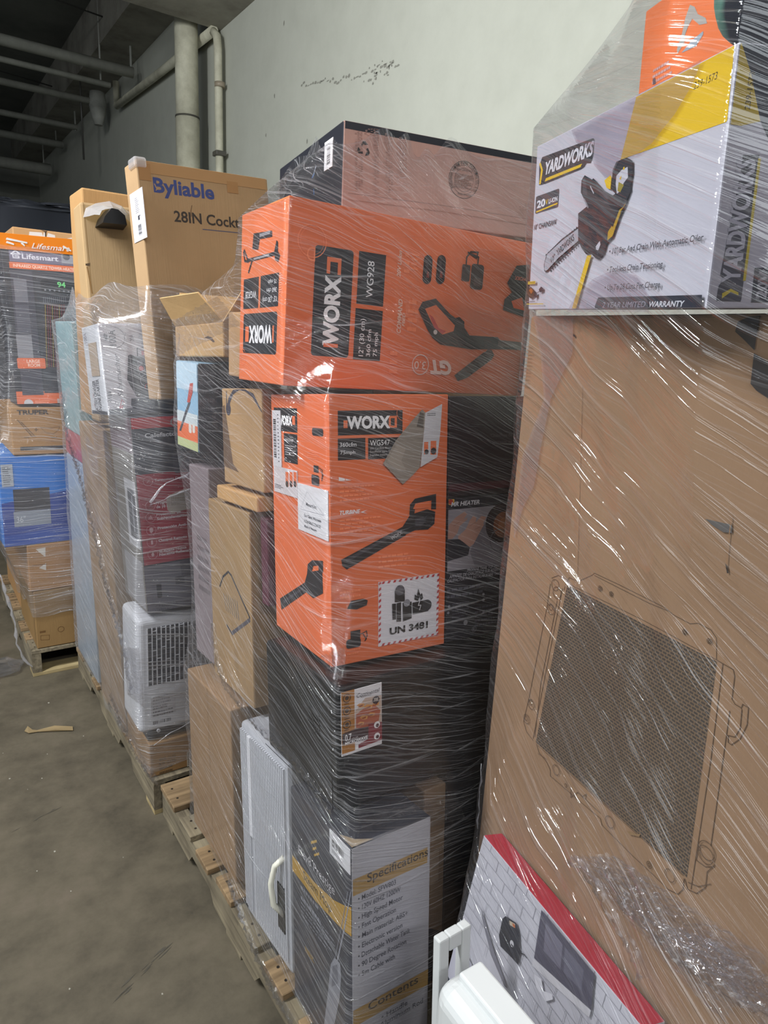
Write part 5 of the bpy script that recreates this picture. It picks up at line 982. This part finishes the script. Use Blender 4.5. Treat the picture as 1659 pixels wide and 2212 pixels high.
def at_plane(px, py, p, n):
    d = CF + (px - CX) / FPX * CR - (py - CY) / FPX * CU
    return CAM + d * ((Vector(p) - CAM).dot(n) / d.dot(n))
def rope(par, pts, r, m, p, n, seed=1, name='gathered_edge'):
    rnd = random.Random(seed); P = []
    w = [at_plane(x, y, p, Vector(n)) for x, y in pts]
    for a, b in zip(w[:-1], w[1:]):
        k = max(2, int((b - a).length / .018)); P += [a + (b - a) * (i / k) + Vector((rnd.gauss(0, .0015), rnd.gauss(0, .002), rnd.gauss(0, .002))) for i in range(k)]
    P.append(w[-1]); bm = bmesh.new(); bm_tube(bm, P, [r * .55 * rnd.uniform(.4, 1.4) for _ in P], 7, 0); return link(name, bm, m, par)
def crumple(par, quad, p, n, m, nu=26, nv=12, amp=.006, seed=1, name='crumpled_film'):
    rnd = random.Random(seed); nu, nv, amp = nu * 2, nv * 2, amp * .5; c = [at_plane(x, y, p, Vector(n)) for x, y in quad]; bm = bmesh.new(); uvl = bm.loops.layers.uv.new('wrap'); nn = Vector(n).normalized(); G = []
    for j in range(nv + 1):
        row = []
        for i in range(nu + 1):
            s, t = i / nu, j / nv; q = (c[0] * (1 - s) + c[1] * s) * (1 - t) + (c[3] * (1 - s) + c[2] * s) * t
            e = min(1, 4 * min(s, 1 - s, t, 1 - t) + .2)
            row.append(bm.verts.new(q + nn * (rnd.uniform(-1, 1) * amp * e) + Vector((0, rnd.gauss(0, .0015), rnd.gauss(0, .0015)))))
        G.append(row)
    for j in range(nv):
        for i in range(nu):
            for tri in (((i, j), (i + 1, j), (i + 1, j + 1)), ((i, j), (i + 1, j + 1), (i, j + 1))):
                f = bm.faces.new([G[b_][a] for a, b_ in tri])
                for lp, (a, b_) in zip(f.loops, tri): lp[uvl].uv = (a * .02, b_ * .02)
    return link(name, bm, m, par)

FM_C = film_mat('film_middle', .36, -.03, .022, .52, 1.25, .8, .75)
FM_B = film_mat('film_left', .22, .02, .10, .75, 2.4, .8, .8, fa=190)
FM_A = film_mat('film_far', .05, -.02, .06, .85, 2.6, .5, 1.0, fa=130)
FM_D = film_mat('film_right', .55, .48, .012, .15, 2.2, .35, .95, fa=80, fb=55, fu=.6, dist=.009)
FM_ROPE = film_mat('film_bunched', .3, 1.2, .16, .4, 2.4, .8, .8)
FM_CR = film_mat('film_crumpled', .4, -.3, .012, .10, 1.6, .3, .3)
NX, NY = (-1, 0, 0), (0, -1, 0)
wc = wrap('stretch_wrap', 'clear film around the stack with two orange tool boxes', 'C', (1.0, 1.42), .142, 2.035, FM_C, win=.21, extra=((1.5, 1.02), (1.5, 1.95), (.67, 1.86)), zcap=1.45)
wb = wrap('stretch_wrap', 'clear film around the stack with the white slatted appliance', 'B', (.92, 2.62), .15, 1.73, FM_B, extra=((1.5, 2.16), (1.5, 3.28), (.6, 3.27)), zcap=1.45, win=.36)
flapc = [Vector((x, y, z)) for x in (.36, .74) for y in (3.335, 3.37) for z in (1.88, 1.965)]
wa = wrap('stretch_wrap', 'clear film around the far left stack with the blue box', 'A', (.72, 3.75), .30, 1.93, FM_A, extra=((1.1, 3.4), (1.1, 4.55), (.40, 4.55)), zcap=1.5, more=[flapc])
BIG = BOXES['D'][0]
bagc = [Vector((x, y, z)) for x in (.725, .91) for y in (.375, .53) for z in (1.93, 2.12)]
wd = wrap('stretch_wrap', 'clear film around the tall radiator carton and the chainsaw box', 'D', (1.0, .50), .45, 2.16, FM_D, win=.40, nth=520, rad=.75, more=[bagc], skip=('white louvred appliance at the bottom right corner',))
LN_ = BIG.M.to_3x3() @ Vector((-1, 0, 0)); BP = BIG.M @ Vector((-.022, .5, .7))
# bunched edges and crumples, each a part of its film
crumple(wc, [(742, 1772), (985, 1712), (1005, 1765), (772, 1838)], (0, .955, 0), NY, FM_CR, 26, 8, .007, 4)
crumple(wc, [(690, 1420), (745, 1400), (748, 1465), (712, 1470)], (.63, 0, 0), NX, FM_CR, 10, 8, .005, 6)
crumple(wc, [(380, 690), (470, 640), (520, 700), (380, 770)], (.612, 0, 0), NX, FM_CR, 16, 10, .006, 7)
rope(wb, [(325, 1085), (345, 1055), (375, 1038), (425, 1018)], .006, FM_ROPE, (0, 2.085, 0), NY, 10)
rope(wb, [(325, 1092), (355, 1078), (425, 1050)], .004, FM_ROPE, (0, 2.085, 0), NY, 11)
crumple(wb, [(295, 1085), (330, 1070), (332, 1120), (300, 1125)], (0, 2.085, 0), NY, FM_CR, 8, 8, .006, 12)
crumple(wb, [(190, 655), (420, 625), (420, 690), (205, 712)], (0, 2.09, 0), NY, FM_CR, 30, 10, .008, 13)
crumple(wb, [(268, 1400), (300, 1400), (312, 1530), (275, 1500)], (.532, 0, 0), NX, FM_CR, 8, 16, .004, 14)
rope(wb, [(332, 1610), (360, 1590), (412, 1558)], .0022, FM_ROPE, (0, 2.09, 0), NY, 15)
rope(wa, [(0, 1240), (18, 1300), (32, 1345), (36, 1390), (52, 1425), (70, 1440)], .012, FM_ROPE, (0, 3.34, 0), NY, 16, 'loose_tail')
bm = bmesh.new(); bmesh.ops.create_icosphere(bm, subdivisions=3, radius=1); rnd = random.Random(3)
for v in bm.verts: v.co = Vector((v.co.x * .13, v.co.y * .09, max(.002, (v.co.z + .6) * .03))) * rnd.uniform(.8, 1.15) + Vector((.235, 3.50, .002))
bm.loops.layers.uv.new('wrap'); link('trailing_end', bm, FM_CR, wa)
crumple(wd, [(1230, 1850), (1330, 1850), (1659, 2070), (1560, 2212)], BP, LN_, FM_CR, 40, 18, .010, 17)
crumple(wd, [(1420, 1990), (1560, 2040), (1690, 2130), (1659, 2230)], BP + LN_ * .02, LN_, FM_CR, 24, 14, .012, 18)
rope(wd, [(1041, 1650), (1036, 1720), (1032, 1790)], .003, FM_ROPE, BIG.M @ Vector((0, 1.045, .7)), LN_, 21)
def ribbon(par, pts, wd, m, p, n, amp=.004, seed=1, name='gathered_edge'):
    rnd = random.Random(seed); w = [at_plane(x, y, p, Vector(n)) for x, y in pts]; P = []
    for a, b in zip(w[:-1], w[1:]):
        k = max(2, int((b - a).length / .007)); P += [a + (b - a) * (i / k) for i in range(k)]
    P.append(w[-1]); nn = Vector(n).normalized(); bm = bmesh.new(); uvl = bm.loops.layers.uv.new('wrap'); G = []; nv = 7
    for i, q in enumerate(P):
        t = (P[min(i + 1, len(P) - 1)] - P[max(i - 1, 0)]).normalized(); s = nn.cross(t).normalized()
        G.append([bm.verts.new(q + s * (wd * (j / nv - .5)) * rnd.uniform(.7, 1.2) + nn * (amp * math.sin(j / nv * math.pi) * rnd.uniform(.1, 1.6)) + t * rnd.gauss(0, .0015)) for j in range(nv + 1)])
    for i in range(len(P) - 1):
        for j in range(nv):
            f = bm.faces.new((G[i][j], G[i + 1][j], G[i + 1][j + 1], G[i][j + 1])); f.smooth = True
            for lp, (a, b_) in zip(f.loops, ((i, j), (i + 1, j), (i + 1, j + 1), (i, j + 1))): lp[uvl].uv = (a * .007, b_ * wd / nv)
    bmesh.ops.recalc_face_normals(bm, faces=bm.faces[:]); return link(name, bm, m, par)
ribbon(wc, [(463, 1345), (465, 1382), (471, 1430), (490, 1481), (516, 1514), (538, 1542), (572, 1582), (603, 1607), (639, 1643), (678, 1697), (720, 1752)], .024, FM_CR, (.600, 0, 0), NX, .008, 31)
ribbon(wc, [(500, 1900), (530, 1990), (560, 2070), (600, 2150), (640, 2212)], .03, FM_CR, (.592, 0, 0), NX, .010, 32)
ribbon(wb, [(138, 850), (152, 950), (174, 1017), (190, 1080), (207, 1140), (222, 1210), (238, 1280), (255, 1335), (275, 1420), (290, 1500)], .04, FM_CR, (.530, 0, 0), NX, .012, 33)
ribbon(wb, [(243, 1500), (262, 1550), (284, 1597), (300, 1630), (316, 1655), (330, 1675), (345, 1690)], .035, FM_CR, (.545, 0, 0), NX, .012, 34)
ribbon(wd, [(1235, 1855), (1290, 1910), (1330, 1985), (1375, 2060), (1390, 2110)], .022, FM_CR, BP, LN_, .010, 35)
ribbon(wd, [(1300, 1850), (1365, 1960), (1410, 1998), (1470, 2060), (1560, 2130), (1680, 2180)], .03, FM_CR, BP + LN_ * .012, LN_, .012, 36)
# second layers of film where the wrap was doubled
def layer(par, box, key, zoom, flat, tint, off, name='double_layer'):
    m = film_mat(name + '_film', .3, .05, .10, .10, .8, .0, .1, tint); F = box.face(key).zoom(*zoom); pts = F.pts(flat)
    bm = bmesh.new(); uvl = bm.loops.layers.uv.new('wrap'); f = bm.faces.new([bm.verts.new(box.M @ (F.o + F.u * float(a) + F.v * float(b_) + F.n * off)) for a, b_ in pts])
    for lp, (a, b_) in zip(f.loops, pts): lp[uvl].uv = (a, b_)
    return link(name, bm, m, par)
YD = BOXES['D'][1]
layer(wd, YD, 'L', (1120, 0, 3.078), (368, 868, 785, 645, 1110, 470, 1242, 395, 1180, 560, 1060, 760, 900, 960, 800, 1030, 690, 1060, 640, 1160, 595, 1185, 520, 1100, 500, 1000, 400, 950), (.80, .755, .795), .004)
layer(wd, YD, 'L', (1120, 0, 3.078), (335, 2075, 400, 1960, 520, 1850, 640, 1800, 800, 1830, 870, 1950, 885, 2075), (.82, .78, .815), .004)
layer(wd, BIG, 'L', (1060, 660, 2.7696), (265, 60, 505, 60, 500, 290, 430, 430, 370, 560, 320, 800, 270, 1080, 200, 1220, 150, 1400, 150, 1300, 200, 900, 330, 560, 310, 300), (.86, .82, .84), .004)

# ------------------------------------------------------------------ litter on the floor
bm = bmesh.new(); P = [(53, 1580), (60, 1572), (70, 1577), (80, 1578), (118, 1571), (157, 1570), (158, 1578), (120, 1580), (82, 1581), (62, 1584)]
vs = []
for k, (x, y) in enumerate(P):
    d = CF + (x - CX) / FPX * CR - (y - CY) / FPX * CU; q = CAM + d * ((.004 - CAM.z) / d.z); vs.append(bm.verts.new((q.x, q.y, .004 + .006 * (k % 3 == 1))))
f = bm.faces.new(vs); r = bmesh.ops.extrude_face_region(bm, geom=[f]); bmesh.ops.translate(bm, verts=[v for v in r['geom'] if isinstance(v, bmesh.types.BMVert)], vec=(0, 0, .002))
tag(link('torn_cardboard_strip', bm, mat('#8a7858', 'card')), 'torn strip of cardboard lying on the open concrete floor', 'cardboard scrap')
rnd = random.Random(12); bm = bmesh.new()
for k in range(50):
    x, y = rnd.uniform(-.5, .5), rnd.uniform(1.0, 3.6); s = rnd.uniform(.0015, .005); a = rnd.uniform(0, 6.28)
    vs = [bm.verts.new((x + s * math.cos(a + t), y + s * 1.4 * math.sin(a + t), .001)) for t in (0, 1.6, 3.0, 4.6)]; bm.faces.new(vs)
o = tag(link('floor_crumbs', bm, mat('#9c998e', 'paper')), 'pale specks and crumbs scattered over the concrete floor', 'litter'); o['kind'] = 'stuff'
rnd = random.Random(21); bm = bmesh.new()
def scuff(x0, y0, x1, y1, w_, n_=18):
    d_ = Vector((x1 - x0, y1 - y0, 0)); nn = Vector((-d_.y, d_.x, 0)).normalized()
    for k in range(n_):
        c = Vector((x0, y0, .0008)) + d_ * rnd.random() + nn * rnd.gauss(0, w_ * .3); l = d_.normalized() * rnd.uniform(.008, .03); t = nn * rnd.uniform(.001, .0035)
        bm.faces.new([bm.verts.new(q) for q in (c - l, c - t * .8, c + l, c + t)])
scuff(.30, 1.47, .47, 1.56, .014, 14); scuff(-.02, 1.12, .16, 1.22, .014, 10); scuff(.10, 1.05, .3, 1.12, .012, 8); scuff(.16, 2.25, .30, 2.30, .010, 6)
structure(link('trim_floor_scuffs', bm, mat('#4b473e', 'paper')))
